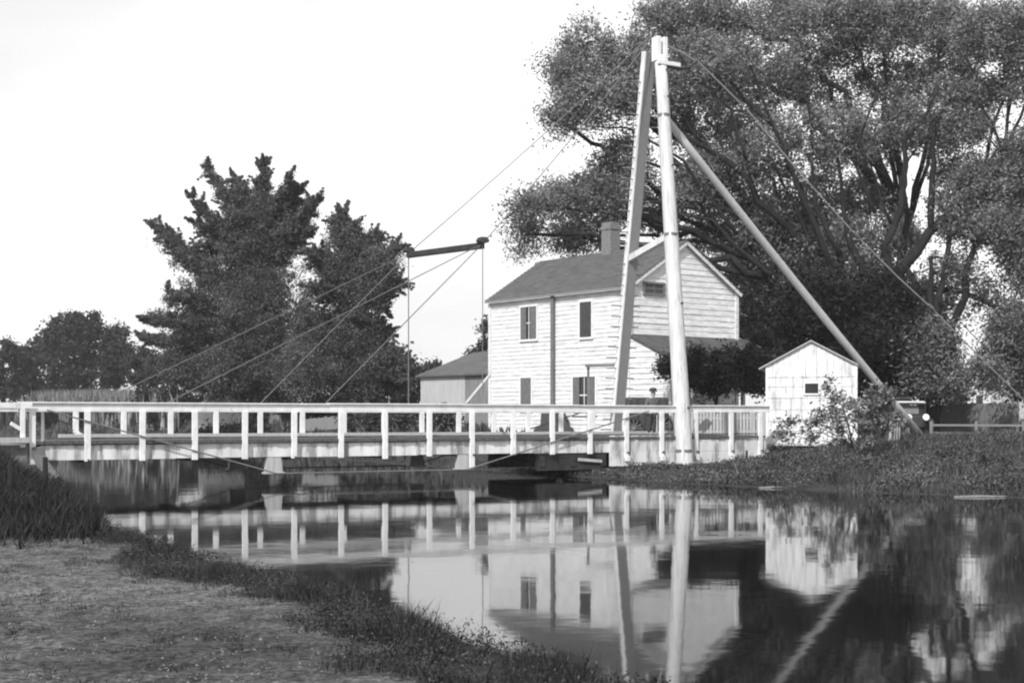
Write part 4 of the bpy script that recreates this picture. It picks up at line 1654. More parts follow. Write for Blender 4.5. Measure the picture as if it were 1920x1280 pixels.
def make_big_tree():
    Y = 74
    L = []
    spec = [  # px, py, rx, rz, dY, n
        (1060, 150, 50, 45, 0, 26), (1095, 85, 45, 40, 1, 16), (1130, 190, 80, 50, -1, 46), (1050, 225, 42, 30, 1, 14), (1170, 110, 60, 50, 0, 36),
        (1245, 45, 70, 45, 2, 40), (1235, 150, 70, 60, 0, 44), (1350, 30, 80, 45, 1, 46), (1330, 120, 80, 60, -2, 56), (1320, 220, 80, 60, 2, 56),
        (1175, 290, 55, 38, 0, 22), (1120, 330, 50, 35, 1, 18), (1000, 390, 50, 30, 0, 16), (1075, 375, 60, 35, 1, 26), (1150, 375, 60, 42, 0, 34), (985, 440, 32, 45, 1, 12),
        (1060, 440, 50, 35, 2, 14), (1110, 440, 55, 34, 2, 16), (1230, 380, 60, 60, 2, 34), (1330, 340, 90, 70, 0, 64), (1430, 280, 90, 80, -1, 64),
        (1440, 130, 90, 80, 0, 64), (1460, 30, 80, 45, 2, 46), (1560, 40, 90, 50, 0, 56), (1550, 150, 90, 70, 2, 50), (1560, 260, 70, 70, -2, 40),
        (1660, 50, 90, 60, 0, 60), (1680, 160, 80, 50, 1, 36), (1770, 50, 80, 60, 0, 56), (1780, 150, 70, 50, 2, 32), (1640, 260, 50, 60, 1, 22),
        (1440, 420, 80, 70, 0, 60), (1330, 450, 60, 50, 3, 22), (1520, 400, 70, 80, 1, 52), (1410, 530, 70, 70, 3, 50), (1500, 520, 90, 80, 0, 80),
        (1600, 480, 80, 70, -1, 60), (1680, 580, 80, 50, 1, 40), (1740, 560, 50, 40, 0, 22), (1620, 370, 45, 50, 1, 24), (1420, 600, 50, 50, 4, 20)]
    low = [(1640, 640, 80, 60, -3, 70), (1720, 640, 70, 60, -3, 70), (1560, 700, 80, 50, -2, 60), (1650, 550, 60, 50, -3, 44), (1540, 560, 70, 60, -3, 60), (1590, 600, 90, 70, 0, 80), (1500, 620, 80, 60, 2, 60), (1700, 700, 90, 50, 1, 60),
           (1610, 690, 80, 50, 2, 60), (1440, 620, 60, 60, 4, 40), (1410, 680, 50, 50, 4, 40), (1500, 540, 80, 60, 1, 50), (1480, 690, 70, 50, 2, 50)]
    tree('shade_painted_understory', 'very dark low leafy tree behind the white shanty, shade put into its leaf colour', onground(1580, 73), [blob(px, py, rx, rz, 72 + dy, n * 1.3) for px, py, rx, rz, dy, n in low], 0.35,
         W(1590, 640, 72), 'leaf_dark', 'bark', 0.13, 1.0, 0.7, per=100, group='large trees behind the house', twigs=2)  # darker leaves paint the self-shadow of the big crown's lower part
    for px, py, rx, rz, dy, n in spec:
        L.append(blob(px, py, rx, rz, Y + dy * 1.3, n * (1.0 if py < 300 else 1.2)))
    base = onground(1660, Y)
    EX = []
    for pl, ra, rb, dy in [([(1662, 745), (1670, 610), (1684, 510)], 0.62, 0.50, -1), ([(1684, 515), (1745, 434), (1804, 375), (1842, 340), (1870, 280)], 0.42, 0.12, -3),
                           ([(1672, 540), (1657, 463), (1687, 399), (1696, 328), (1698, 264), (1734, 223), (1760, 160)], 0.34, 0.08, -3.5), ([(1745, 434), (1748, 328), (1751, 234), (1780, 188), (1812, 130)], 0.26, 0.07, -3),
                           ([(1650, 560), (1590, 450), (1581, 387), (1577, 330), (1560, 250)], 0.26, 0.07, -3.5), ([(1577, 480), (1530, 390), (1523, 322), (1523, 264), (1508, 141)], 0.2, 0.05, -3.5),
                           ([(1560, 500), (1500, 360), (1470, 281), (1417, 152), (1400, 100)], 0.2, 0.05, -4), ([(1560, 560), (1440, 510), (1382, 463), (1335, 412), (1260, 400)], 0.26, 0.06, -2),
                           ([(1400, 300), (1370, 205), (1294, 135), (1253, 59)], 0.11, 0.04, -4), ([(1842, 340), (1857, 252), (1898, 147), (1925, 110)], 0.17, 0.05, -3),
                           ([(1380, 440), (1280, 300), (1180, 240), (1110, 238)], 0.14, 0.04, -2), ([(1700, 540), (1800, 545), (1880, 580), (1940, 640)], 0.26, 0.08, -3),
                           ([(1640, 400), (1600, 300), (1640, 180), (1690, 60)], 0.12, 0.03, -3.5), ([(1670, 420), (1640, 330), (1600, 240)], 0.12, 0.03, -3.5)]:
        EX.append(([W(px, py, Y + dy) for px, py in pl], ra * 0.75, rb * 0.75))
    tree('shade_tree', 'huge spreading shade tree with many dark limbs behind the white house and shanty', base, L, 0.75,
         [W(1640, 520, Y), W(1700, 430, Y + 1), W(1560, 560, Y - 1)], 'leaf_main', 'bark', 0.105, 1.15, 0.78, per=155, extra=EX, group='large trees behind the house', twigs=4)
    L = []
    Y2 = 70
    for px, py, rx, rz, dy, n in [(1870, 60, 80, 60, 0, 60), (1960, 100, 80, 90, 0, 70), (1850, 340, 60, 40, 0, 34), (1910, 300, 40, 50, 0, 30), (1790, 400, 45, 50, 1, 30), (1820, 240, 40, 30, 1, 16),
                                  (1870, 430, 70, 40, 0, 40), (1930, 480, 60, 70, 0, 60), (1850, 560, 50, 40, 2, 10), (1900, 620, 50, 50, 0, 50), (1790, 500, 50, 40, 1, 12), (1970, 600, 60, 120, 0, 80),
                                  (1740, 640, 50, 50, -2, 36), (1840, 700, 40, 26, -2, 14), (1750, 700, 50, 35, -2, 34), (1900, 160, 30, 24, 0, 8), (1980, 260, 60, 80, 0, 50), (1770, 690, 30, 50, 3, 20), (1895, 700, 30, 40, 1, 20), (1700, 240, 60, 50, 2, 30), (1770, 250, 50, 40, 2, 20), (1820, 170, 60, 30, 1, 26), (1800, 330, 50, 40, 3, 22), (1690, 430, 40, 40, 3, 20), (1930, 380, 50, 60, 2, 36)]:
        L.append(blob(px, py, rx, rz, Y2 + dy, n * 1.1))
    tree('shade_tree', 'tall dark limbed tree at the right edge with sky showing between its forks', onground(1740, Y2), L, 0.42,
         [W(1745, 480, Y2), W(1790, 400, Y2 + 1), W(1880, 290, Y2), W(1690, 330, Y2 + 2)], 'leaf_main', 'bark', 0.105, 1.15, 0.74, per=155, group='large trees behind the house', twigs=4)
    # vine and bushes over the porch
    tree('porch_bush', 'dark dense bush covering the porch of the white house', onground(1330, 58), [blob(1330, 700, 40, 45, 58, 40), blob(1385, 690, 40, 45, 58, 44), blob(1250, 688, 22, 18, 56.8, 14),
         blob(1422, 700, 26, 40, 58.5, 26), blob(1300, 690, 30, 35, 57, 24), blob(1365, 715, 50, 18, 58.5, 20), blob(1425, 660, 34, 50, 60, 30)], 0.09, W(1345, 740, 58), 'leaf_dark', 'bark', 0.085, 1.6, 0.32, cat='bush', group='bushes', per=70)


make_big_tree()


def make_left_trees():
    Y = 92
    c = lambda px, py, dy=0: W(px, py, Y + dy)
    L = []
    ax = [(470, 700), (475, 600), (478, 500), (490, 420)]
    tips = [  # from, to, r0 px, r1 px, n
        ((455, 420), (386, 310), 26, 5, 24), ((485, 440), (497, 306), 34, 7, 46), ((500, 440), (545, 330), 28, 5, 28), ((505, 450), (570, 345), 26, 5, 26),
        ((510, 460), (600, 372), 28, 5, 30), ((450, 460), (360, 375), 26, 8, 24), ((470, 400), (440, 335), 26, 8, 22), ((440, 470), (355, 410), 24, 6, 12), ((440, 560), (278, 415), 34, 8, 50),
        ((400, 520), (320, 440), 26, 10, 22), ((430, 580), (310, 545), 26, 8, 30), ((420, 660), (265, 632), 40, 12, 60), ((400, 610), (275, 600), 30, 10, 30),
        ((520, 480), (590, 425), 28, 8, 18), ((480, 520), (470, 430), 70, 40, 80), ((480, 600), (480, 520), 80, 66, 90), ((420, 700), (330, 700), 50, 30, 60), ((480, 690), (480, 600), 90, 80, 130),
        ((420, 640), (360, 570), 40, 30, 40), ((400, 720), (290, 680), 36, 20, 36), ((520, 730), (430, 720), 46, 40, 60), ((450, 470), (520, 400), 46, 30, 46), ((395, 480), (420, 420), 30, 20, 18)]
    for a, b, r0, r1, n in tips:
        s = Y / F
        L.append(('s', c(*a, random.uniform(-2, 2)), c(*b, random.uniform(-2.5, 2.5)), r0 * s * 0.85, r1 * s * 0.6, n * 2.2))
    for px, py, rx, rz, n in [(300, 600, 34, 20, 10), (455, 370, 40, 30, 18), (575, 400, 24, 24, 8), (420, 430, 44, 40, 22), (370, 500, 44, 40, 16), (400, 650, 95, 55, 70), (500, 600, 90, 70, 90), (480, 500, 85, 60, 70), (495, 400, 55, 50, 50), (540, 390, 35, 35, 16), (440, 400, 30, 40, 12), (350, 560, 40, 40, 18), (340, 690, 75, 40, 50), (560, 520, 30, 40, 8), (410, 480, 50, 50, 20), (480, 700, 100, 40, 80), (555, 440, 30, 30, 8), (330, 470, 26, 26, 7)]:
        L.append(blob(px, py, rx, rz, Y, n))
    tree('spiky_tree', 'tall ragged tree with upswept pointed branch tips on the left behind the bridge', onground(517, Y), L, 0.42,
         [W(500, 600, Y), W(478, 620, Y)], 'leaf_cedar', 'bark_pale', 0.085, 1.0, 0.55, per=130, flat_=0.75, droop=-0.1)
    Y = 88
    L = []
    for a, b, r0, r1, n in [((655, 470), (640, 405), 40, 22, 30), ((660, 480), (710, 440), 36, 16, 22), ((680, 500), (748, 462), 34, 12, 22), ((690, 530), (745, 530), 40, 16, 36),
                            ((640, 520), (580, 470), 36, 16, 26), ((650, 540), (600, 545), 40, 24, 26), ((680, 540), (725, 575), 36, 16, 24), ((660, 500), (690, 480), 46, 30, 34),
                            ((650, 650), (720, 620), 44, 26, 50), ((680, 690), (755, 680), 50, 26, 70), ((620, 640), (570, 600), 50, 40, 60), ((600, 700), (540, 690), 56, 50, 70),
                            ((660, 710), (700, 730), 56, 40, 70), ((640, 600), (660, 590), 40, 30, 36), ((590, 650), (640, 690), 60, 50, 80), ((715, 705), (760, 715), 26, 12, 24)]:
        s = Y / F
        L.append(('s', W(a[0], a[1], Y + random.uniform(-2, 2)), W(b[0], b[1], Y + random.uniform(-2, 2)), r0 * s * 0.85, r1 * s * 0.85, n * 2.2))
    for px, py, rx, rz, n in [(640, 650, 90, 55, 80), (700, 690, 60, 45, 50), (660, 480, 60, 50, 36), (690, 520, 50, 50, 30), (600, 570, 50, 40, 20), (640, 430, 26, 24, 8), (720, 480, 30, 34, 12), (680, 600, 45, 40, 22), (580, 690, 70, 45, 60)]:
        L.append(blob(px, py, rx, rz, Y, n))
    tree('round_tree', 'rounder dark tree right of the ragged spiky one, reaching the spreader bar', onground(655, Y), L, 0.36,
         [W(650, 620, Y), W(660, 540, Y)], 'leaf_cedar', 'bark', 0.085, 1.0, 0.6, per=130, flat_=0.8, droop=0)


make_left_trees()


def make_far_trees():
    Y = 185
    G = 'row of far trees on the left'
    tree('far_tree', 'far dark tree at the very left edge, low and rounded', onground(5, 176), [blob(5, 690, 34, 40, 176, 40), blob(-30, 680, 40, 45, 176, 40), blob(18, 655, 16, 18, 176, 12), blob(10, 725, 40, 26, 176, 30)], 0.4, W(5, 690, 176), 'leaf_far', 'bark', 0.3, 1, 0.8, G, twigs=1, per=55)
    tree('far_tree', 'far tree second from the left edge with an even low crown', onground(60, 185), [blob(45, 675, 28, 34, Y, 34), blob(75, 670, 30, 38, Y, 40), blob(60, 715, 44, 28, Y, 44)], 0.4, W(60, 690, Y), 'leaf_far', 'bark', 0.3, 1, 0.8, G, twigs=1, per=55)
    tree('far_tree', 'tallest far tree on the left with a wide bushy top', onground(140, 180), [blob(105, 625, 28, 36, 180, 34), blob(140, 618, 26, 36, 180, 40), blob(172, 615, 18, 32, 180, 26), blob(130, 670, 60, 50, 180, 110), blob(150, 720, 60, 26, 180, 60)], 0.5, W(140, 670, 180), 'leaf_far', 'bark', 0.3, 1, 0.8, G, twigs=1, per=55)
    tree('far_tree', 'narrow far tree just right of the tallest one', onground(215, 180), [blob(210, 625, 15, 26, 180, 18), blob(228, 665, 26, 50, 180, 50), blob(205, 690, 34, 50, 180, 60)], 0.4, W(215, 680, 180), 'leaf_far', 'bark', 0.3, 1, 0.8, G, twigs=1, per=55)
    tree('far_tree', 'pale low far tree touching the foot of the ragged spiky tree', onground(270, 170), [blob(262, 690, 30, 38, 170, 44), blob(300, 700, 34, 40, 170, 44)], 0.4, W(270, 700, 170), 'leaf_far', 'bark', 0.3, 1, 0.7, G, twigs=1, per=55)
    tree('far_tree', 'low rounded tree between the dark trees and the small barn', onground(760, 120), [blob(745, 690, 26, 40, 120, 26), blob(775, 715, 26, 34, 120, 30), blob(760, 740, 36, 20, 120, 30)], 0.3, W(760, 720, 120), 'leaf_far', 'bark', 0.2, 1, 0.6, 'low trees near the barn', twigs=1, per=55)
    tree('far_tree', 'small dark tree behind the left slope of the barn roof', onground(812, 130), [blob(815, 690, 16, 16, 130, 12), blob(800, 710, 20, 20, 130, 18)], 0.2, W(812, 710, 130), 'leaf_far', 'bark', 0.2, 1, 0.5, 'low trees near the barn', twigs=1, per=55)
    tree('far_tree', 'slim feathery tree between the barn and the house corner', onground(912, 100), [blob(912, 610, 8, 26, 100, 9), blob(908, 650, 12, 24, 100, 16), blob(890, 668, 22, 14, 100, 14), blob(905, 700, 22, 40, 100, 20)], 0.15, W(910, 660, 100), 'leaf_far', 'bark', 0.15, 1, 0.5, 'low trees near the barn', twigs=1, per=40)
    G = 'far trees behind the fences on the right'
    tree('far_tree', 'grey far tree beside the distant farmhouse, left of its gable', onground(1780, 110), [blob(1765, 710, 24, 30, 110, 24), blob(1790, 740, 30, 20, 110, 24)], 0.2, W(1775, 730, 110), 'leaf_far', 'bark', 0.18, 1, 0.6, G, twigs=1, per=55)
    tree('far_tree', 'grey far tree behind the distant farmhouse roof', onground(1880, 150), [blob(1870, 680, 40, 40, 150, 40), blob(1920, 690, 40, 50, 150, 44), blob(1850, 715, 30, 26, 150, 24)], 0.3, W(1880, 700, 150), 'leaf_far', 'bark', 0.22, 1, 0.7, G, twigs=1, per=55)
    tree('far_tree', 'far tree at the right edge behind the plank fence', onground(1960, 95), [blob(1930, 720, 40, 40, 95, 40), blob(1980, 690, 40, 60, 95, 50)], 0.3, W(1960, 710, 95), 'leaf_dark', 'bark', 0.18, 1, 0.6, G, twigs=1, per=55)


make_far_trees()


def make_shrubs():
    G = 'shrubs on the far bank behind the railing'
    labs = ['dark shrub behind the railing at the curved foot of the far rail', 'dark shrub behind the railing left of the second far post', 'dark shrub seen through the third bay of the railing',
            'dark shrub behind the railing just left of the small white outbuilding', 'dark shrub low behind the railing below the white outbuilding', 'dark shrub behind the railing right of the white outbuilding',
            'leafy shrub behind the railing right of the board fence', 'leafy shrub behind the railing below the rounder tree', 'leafy shrub behind the railing below the spreader bar', 'leafy shrub behind the railing in front of the barn']
    pos = [(110, 150, 45), (180, 135, 45), (250, 125, 45), (325, 110, 45), (400, 88, 38), (470, 86, 38), (670, 78, 34), (715, 76, 34), (765, 74, 34), (830, 72, 36)]
    for (px, Y, rp), lab in zip(pos, labs):
        g = onground(px, Y)
        top = 768 if px < 350 else (802 if px < 500 else 772)
        gy = HY - (g.z - CAMZ) * F / Y
        cy = (top + gy) / 2 + 3
        rz = (gy - top) / 2 + 3
        tree('shrub', lab, g, [blob(px - rp * 0.4, cy, rp * 0.6, rz, Y, 22), blob(px + rp * 0.4, cy, rp * 0.6, rz, Y, 22), blob(px, cy + 2, rp, rz * 0.8, Y, 22)],
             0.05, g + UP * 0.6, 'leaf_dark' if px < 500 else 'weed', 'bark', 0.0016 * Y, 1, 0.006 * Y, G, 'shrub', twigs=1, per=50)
    # pale leafy sapling in front of the shanty
    Y = 46
    L = [blob(1558, 728, 12, 20, Y, 4), blob(1575, 755, 30, 20, Y, 12), blob(1555, 780, 30, 16, Y, 10), blob(1610, 765, 30, 20, Y, 14), blob(1650, 755, 30, 20, Y, 14), blob(1590, 795, 45, 20, Y, 18), blob(1650, 795, 40, 26, Y, 20),
         blob(1520, 790, 26, 12, Y, 6), blob(1475, 785, 22, 14, Y, 6), blob(1465, 810, 18, 16, Y, 6), blob(1510, 822, 36, 14, Y, 9), blob(1590, 830, 45, 16, Y, 14), blob(1672, 738, 22, 14, Y, 9), blob(1645, 735, 20, 16, Y, 8), blob(1685, 785, 14, 20, Y, 6)]
    tree('leafy_sapling', 'pale broad leaved sapling growing on the bank in front of the white shanty', onground(1645, 45), L, 0.05,
         [W(1640, 830, 45.5), W(1600, 840, 45.8), W(1655, 820, 45.5)], 'leaf_shrub', 'bark', 0.075, 1.25, 0.24, 'bushes', 'sapling', aspect=0.5, per=24, twigs=4)
    G = 'hedgerow under the trees on the left'
    hl = ['at the right end of the corn strip', 'left of the small white outbuilding roof', 'just behind the small white outbuilding', 'between the outbuilding and the ragged tree trunk',
          'behind the foot of the ragged spiky tree', 'between the two big left trees', 'behind the foot of the rounder tree', 'right of the rounder tree foot', 'below the left end of the spreader bar', 'touching the left wall of the barn']
    for i, (px, Y) in enumerate([(290, 118), (340, 112), (392, 108), (445, 106), (500, 105), (560, 104), (620, 102), (680, 100), (725, 98), (765, 97)]):
        g = onground(px, Y)
        top = 728 if i < 8 else 745
        gy = HY - (g.z - CAMZ) * F / Y
        tree('hedge_bush', 'dark hedge bush ' + hl[i], g, [blob(px - 16, (top + gy) / 2 + 4, 24, (gy - top) / 2 + 4, Y, 22), blob(px + 16, (top + gy) / 2 + 8, 24, (gy - top) / 2, Y, 22), blob(px, gy - 14, 36, 18, Y, 18)],
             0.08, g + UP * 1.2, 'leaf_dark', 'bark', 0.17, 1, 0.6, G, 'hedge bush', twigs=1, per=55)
    G = 'brush on the right bank'
    n = 0
    lab2 = ['low brush between the white shanty corner and the water', 'low brush under the pale leafy sapling', 'low dark brush below the foot of the long brace', 'weedy brush in front of the rail fence, nearer the brace',
            'weedy brush by the water at the far right', 'small weedy brush against the right half of the white skirt boards']
    for (px, py, Y, rx, rz), lab in zip([(1470, 855, 43, 36, 28), (1570, 865, 42, 50, 30), (1710, 865, 41, 45, 32), (1790, 860, 42, 40, 26), (1880, 870, 39, 50, 34), (1400, 868, 46, 30, 12)], lab2):
        g = onground(px, Y)
        tree('brush', lab, g, [blob(px - rx * 0.5, py, rx * 0.6, rz, Y, 18), blob(px + rx * 0.5, py + 4, rx * 0.6, rz, Y, 18), blob(px, py + 12, rx, rz * 0.7, Y - 0.5, 20)], 0.04, g + UP * 0.3,
             'bank_leaf', 'bark', 0.04, 1, 0.2, G, 'brush', aspect=0.35, droop=-0.3, per=90, twigs=3)
    # dark brush bank at the left by the abutment
    labs3 = ['nearest dark brush at the left edge, just above the towpath', 'dark brush above the towpath, right of the nearest clump at the left edge','dark brush hanging over the water below the left end of the bridge', 'dark brush on the bank at the left edge below the approach railing', 'dark brush low by the water near the left edge']
    for (px, py, Y, rx, rz), lab in zip([(20, 950, 20, 50, 30), (85, 968, 21, 46, 20), (98, 925, 30, 30, 34), (25, 905, 30, 55, 40), (60, 955, 27, 60, 28)], labs3):
        g = onground(px, Y)
        tree('brush', lab, g, [blob(px - rx * 0.4, py, rx * 0.7, rz, Y, 24), blob(px + rx * 0.4, py + 4, rx * 0.6, rz, Y, 24), blob(px, py + rz * 0.5, rx, rz * 0.6, Y - 0.5, 24)], 0.04, g + UP * 0.2,
             'weed_dark', 'bark', 0.026, 1, 0.2, 'brush on the left bank', 'brush', aspect=0.3, droop=-0.2, per=190, twigs=3)


make_shrubs()


def scatter(n, u0, u1, v0, v1, dens=None):
    u = rng.uniform(u0, u1, n)
    v = rng.uniform(v0, v1, n)
    if dens is not None:
        k = rng.uniform(0, 1, n) < dens(u, v)
        u, v = u[k], v[k]
    z = gz(u, v)
    p = np.stack([u * E.x + v * N.x, u * E.y + v * N.y, z - 0.03], 1)
    return u, v, p


def make_grass():
    # fringe on the near bank
    def dn(u, v):
        edge = unear(v) - u
        cl = 0.55 + 0.45 * np.sin(v * 2.3 + np.sin(u * 3) * 2) * np.cos(v * 0.9 + 1)
        wv = 1.25 + 0.3 * np.sin(v * 1.1) + 0.15 * np.sin(v * 3.7)
        core = smooth(edge, -0.12, 0.1) * (1 - smooth(edge, wv, wv + 0.5))
        return core * (0.5 + 0.5 * cl)
    parts = []
    u, v, p = scatter(520000, 2.6, 5.4, 4.5, 30, dn)
    h = 0.05 + 0.11 * (0.5 + 0.5 * np.sin(v * 3.1 + 2 * np.sin(u * 4))) * rng.uniform(0.4, 1.5, len(u))
    p[:, 2] = np.maximum(p[:, 2], -0.02)
    b = blades(p, 1.0, 0.0045, 0.6)
    b = b.reshape(-1, 5, 3)
    b[:, :, 2] = p[:, None, 2] + (b[:, :, 2] - p[:, None, 2]) * h[:, None]
    b[:, :, :2] = p[:, None, :2] + (b[:, :, :2] - p[:, None, :2]) * np.where(np.arange(5)[None, :, None] > 1, h[:, None, None] * 0.9, 1.0)
    parts.append(b.reshape(-1, 3))
    o = np_mesh('waterside_grass', np.concatenate(parts), 5, 'weed_fore', None, (0, 0, 0))
    tag(o, 'dark ragged grass and weeds along the near water edge', 'grass', kind='stuff')
    # leafy weeds mixed in
    def dn2(u, v):
        return dn(u, v) * (0.25 + 0.75 * (np.sin(v * 1.9 + 1.0) * np.sin(u * 5 + v * 0.7) > 0.0))
    u, v, p = scatter(7000, 2.9, 5.2, 5, 28, dn2)
    k = 26
    hh = np.repeat(rng.uniform(0.04, 0.17, len(p)), k)
    q = np.repeat(p, k, 0)
    q = q + np.stack([rng.normal(0, 0.05, len(q)), rng.normal(0, 0.05, len(q)), np.abs(rng.uniform(0, 1, len(q))) * hh + 0.03], 1)
    o = np_mesh('leafy_weeds', leaf_quads(q, 0.013, 0.45, -0.2), 4, 'weed_fore', None, (0, 0, 0))
    tag(o, 'small dark leafy weeds between the towpath and the water', 'weeds', kind='stuff')
    # taller dry stalks
    u, v, p = scatter(1500, 3.9, 5.0, 5, 14, lambda u, v: 0.25 + 0 * u)
    o = np_mesh('dry_stalks', blades(p, 0.24, 0.0018, 0.35), 5, 'leaf_shrub', None, (0, 0, 0))
    tag(o, 'thin pale dry grass stalks at the near water edge', 'grass', kind='stuff')
    u, v, p = scatter(9000, 4.2, 5.45, 5.2, 10.5, lambda u, v: smooth(u, 4.3, 4.9) * (1 - smooth(v, 8.5, 10.5)) * 0.8 * (unear(v) + 0.1 > u))
    o = np_mesh('pale_sedge', blades(p, 0.24, 0.0025, 0.3), 5, 'leaf_shrub', None, (0, 0, 0))
    tag(o, 'dense pale sedge standing at the near water edge, bottom centre', 'sedge', kind='stuff')
    # sparse turf on the towpath
    def dp(u, v):
        s = np.sin(u * 1.9 + np.sin(v * 1.3)) * np.sin(v * 1.1 + 0.6 * np.sin(u * 2.2))
        return np.clip(0.12 + 0.6 * (s > 0.3) + 0.4 * (np.sin(u * 7 + 3 * np.sin(v * 2.3)) * np.sin(v * 5.1 + u) > 0.45), 0, 1)
    u, v, p = scatter(70000, -6, 3.8, 5, 26, dp)
    o = np_mesh('towpath_turf', blades(p + np.array([0, 0, 0.02]), 0.035, 0.003, 0.9), 5, 'weed', None, (0, 0, 0))
    tag(o, 'short trodden turf scattered over the towpath gravel', 'grass', kind='stuff')
    u, v, p = scatter(900, -5.5, 3.7, 5, 24)
    k = 34
    q = np.repeat(p, k, 0)
    q = q + np.stack([rng.normal(0, 0.05, len(q)), rng.normal(0, 0.05, len(q)), 0 * q[:, 0] + 0.015], 1)
    o = np_mesh('trodden_tufts', blades(q, 0.045, 0.0025, 0.9), 5, 'weed_fore', None, (0, 0, 0))
    tag(o, 'small dark grass tufts dotted over the towpath', 'grass', kind='stuff')
    # pebbles
    u, v, p = scatter(26000, -5, 3.8, 5.5, 22)
    s = rng.uniform(0.003, 0.012, len(p)) * rng.uniform(0.5, 1.3, len(p))
    d = np.array([[1, 0, 0], [0.3, 0.9, 0], [-0.8, 0.6, 0], [-0.8, -0.6, 0], [0.3, -0.9, 0]])
    rot = rng.uniform(0, 6.28, len(p))
    cs, sn = np.cos(rot), np.sin(rot)
    ring = np.stack([d[None, :, 0] * cs[:, None] - d[None, :, 1] * sn[:, None], d[None, :, 0] * sn[:, None] + d[None, :, 1] * cs[:, None], np.zeros((len(p), 5))], -1) * s[:, None, None]
    ring = ring + p[:, None, :] + np.array([0, 0, 0.03])
    apex = p + np.stack([0 * s, 0 * s, s * 0.8 + 0.03], 1)
    tris = np.stack([np.stack([ring[:, i], ring[:, (i + 1) % 5], apex], 1) for i in range(5)], 1).reshape(-1, 3)
    M['pebble'] = mat('pebbles', 0.15, 0.5, 8)
    o = np_mesh('towpath_pebbles', tris, 3, 'pebble', None, (0, 0, 0))
    tag(o, 'small stones scattered on the towpath', 'pebbles', kind='stuff')
    # left bank up to the abutment
    u, v, p = scatter(230000, -8, 5.3, 15.5, 45, lambda u, v: smooth(v, 15.5, 19) * ((u < 3.3 + (v - 15.5) * 0.17) | (v > 27)) * (1 - 0.9 * ((v > 39.6) & (v < 43.6))))
    o = np_mesh('left_bank_grass', blades(p, 0.26, 0.011, 0.6), 5, 'weed_dark', None, (0, 0, 0))
    tag(o, 'dark rough grass on the bank below the left bridge end', 'grass', kind='stuff')
    # right bank in front of and behind the bridge
    def dr(u, v):
        e = u - ufar(v)
        return np.clip(smooth(e, -0.15, 0.3) * (1 - 0.0 * smooth(e, 12, 20)), 0, 1) * (1 - 0.92 * ((v > 39.4) & (v < 44) & (u > 28)))
    u, v, p = scatter(150000, 23.8, 44, 15, 62, dr)
    e = u - ufar(v)
    h = np.where(v < 39.5, 0.20 + 0.16 * smooth(e, 0, 4) + 0.12 * np.sin(u * 1.7 + np.sin(v)) , 0.22)
    h = np.where((u > 26) & (v > 38), 0.13, h) * np.where((v > 34.5) & (v < 40) & (e < 8), 0.40, 0.8)
    b = blades(p, 1.0, 0.028, 0.5).reshape(-1, 5, 3)
    b = p[:, None, :] + (b - p[:, None, :]) * np.stack([np.where(np.arange(5)[None, :] > 1, h[:, None], 1.0)] * 2 + [np.repeat(h[:, None], 5, 1)], -1)
    o = np_mesh('right_bank_grass', b.reshape(-1, 3), 5, 'weed', None, (0, 0, 0))
    tag(o, 'rough weedy grass covering the far bank around the bridge end and shanty', 'grass', kind='stuff')
    u, v, p = scatter(14000, 24, 40, 16, 40, lambda u, v: dr(u, v) * (np.sin(u * 1.3 + np.sin(v * 0.8) * 2) * np.sin(v * 0.9 + u * 0.4) > 0.05))
    k = 20
    hh = np.repeat(rng.uniform(0.12, 0.5, len(p)) * np.where(v > 34.5, 0.35, 0.9), k)
    q = np.repeat(p, k, 0)
    q = q + np.stack([rng.normal(0, 0.12, len(q)), rng.normal(0, 0.12, len(q)), np.abs(rng.uniform(0, 1, len(q))) * hh + 0.05], 1)
    o = np_mesh('leafy_bank_weeds', leaf_quads(q, 0.045, 0.45, -0.2), 4, 'bank_leaf', None, (0, 0, 0))
    tag(o, 'mottled leafy weeds on the far bank below the shanty', 'weeds', kind='stuff')
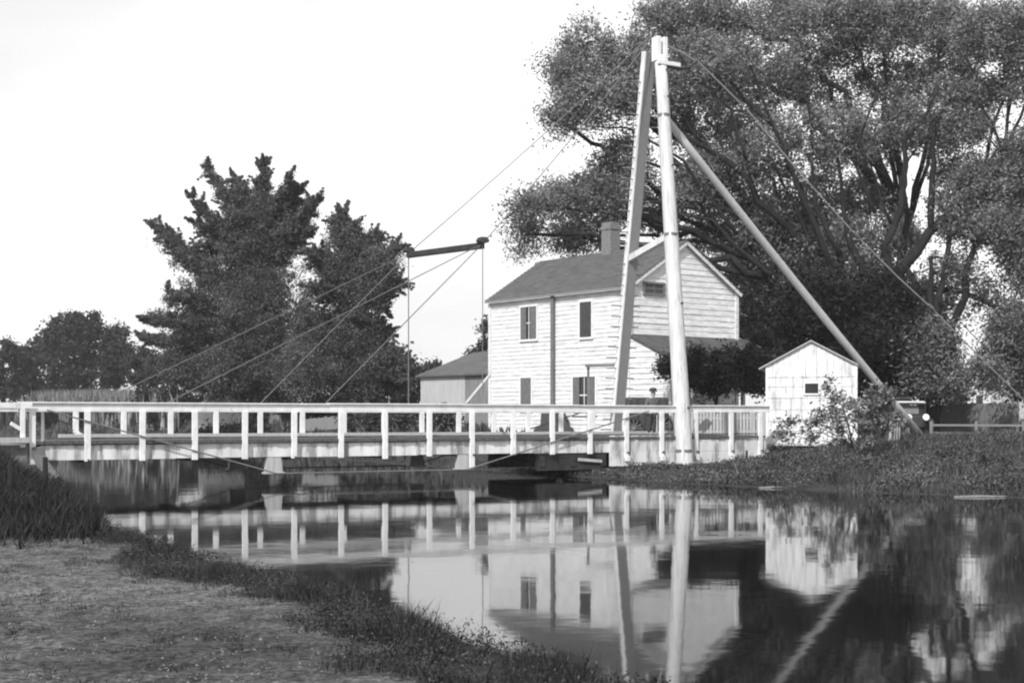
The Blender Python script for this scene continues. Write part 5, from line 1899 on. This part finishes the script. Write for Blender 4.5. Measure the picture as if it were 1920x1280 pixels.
    u, v, p = scatter(170, 24.2, 42, 14, 36, lambda u, v: dr(u, v) * (v < 34))
    o = np_mesh('pale_bank_stalks', blades(p + np.array([0, 0, 0.05]), 0.55, 0.010, 0.8), 5, 'leaf_shrub', None, (0, 0, 0))
    tag(o, 'pale bent stalks standing out of the far bank weeds', 'stalks', kind='stuff')
    # corn
    n = 34000
    u = rng.uniform(27, 62, n)
    v = rng.uniform(92, 190, n)
    x = u * E.x + v * N.x
    y = u * E.y + v * N.y
    px = 960 + F * x / y
    k = (px < 335) & (px > -60)
    u, v, x, y = u[k], v[k], x[k], y[k]
    ed = u - 24.2
    kk = (ed < 22)
    u, v, x, y = u[kk], v[kk], x[kk], y[kk]
    p = np.stack([x, y, gz(u, v)], 1)
    o = np_mesh('corn_field', blades(p, 2.1, 0.10, 0.2), 5, 'corn', None, (0, 0, 0))
    tag(o, 'pale strip of standing corn before the far trees on the left', 'corn', kind='stuff')
    # rough cover on far ground
    u, v, p = scatter(60000, 24.6, 120, 55, 200)
    o = np_mesh('meadow_grass', blades(p, 0.5, 0.07, 0.5), 5, 'weed', None, (0, 0, 0))
    tag(o, 'rough meadow grass beyond the bridge', 'grass', kind='stuff')


make_grass()


# ------------------------------------------------------------------ thin summer haze
def make_haze():
    m = MB()
    x0, x1, y0, y1, z0, z1 = -500, 500, -180, 900, -2.2, 60
    m.prism([(x0, y0, z0), (x1, y0, z0), (x1, y1, z0), (x0, y1, z0)], (0, 0, z1 - z0))
    mt = bpy.data.materials.new('haze')
    mt.use_nodes = True
    nt = mt.node_tree
    for n in list(nt.nodes):
        nt.nodes.remove(n)
    out = nt.nodes.new('ShaderNodeOutputMaterial')
    pv = nt.nodes.new('ShaderNodeVolumePrincipled')
    pv.inputs['Color'].default_value = (0.95, 0.95, 0.95, 1)
    pv.inputs['Density'].default_value = 0.0003
    nt.links.new(pv.outputs[0], out.inputs['Volume'])
    M['haze'] = mt
    tag(m.build('haze', 'haze'), 'thin pale haze filling the air', 'haze', kind='stuff')


make_haze()
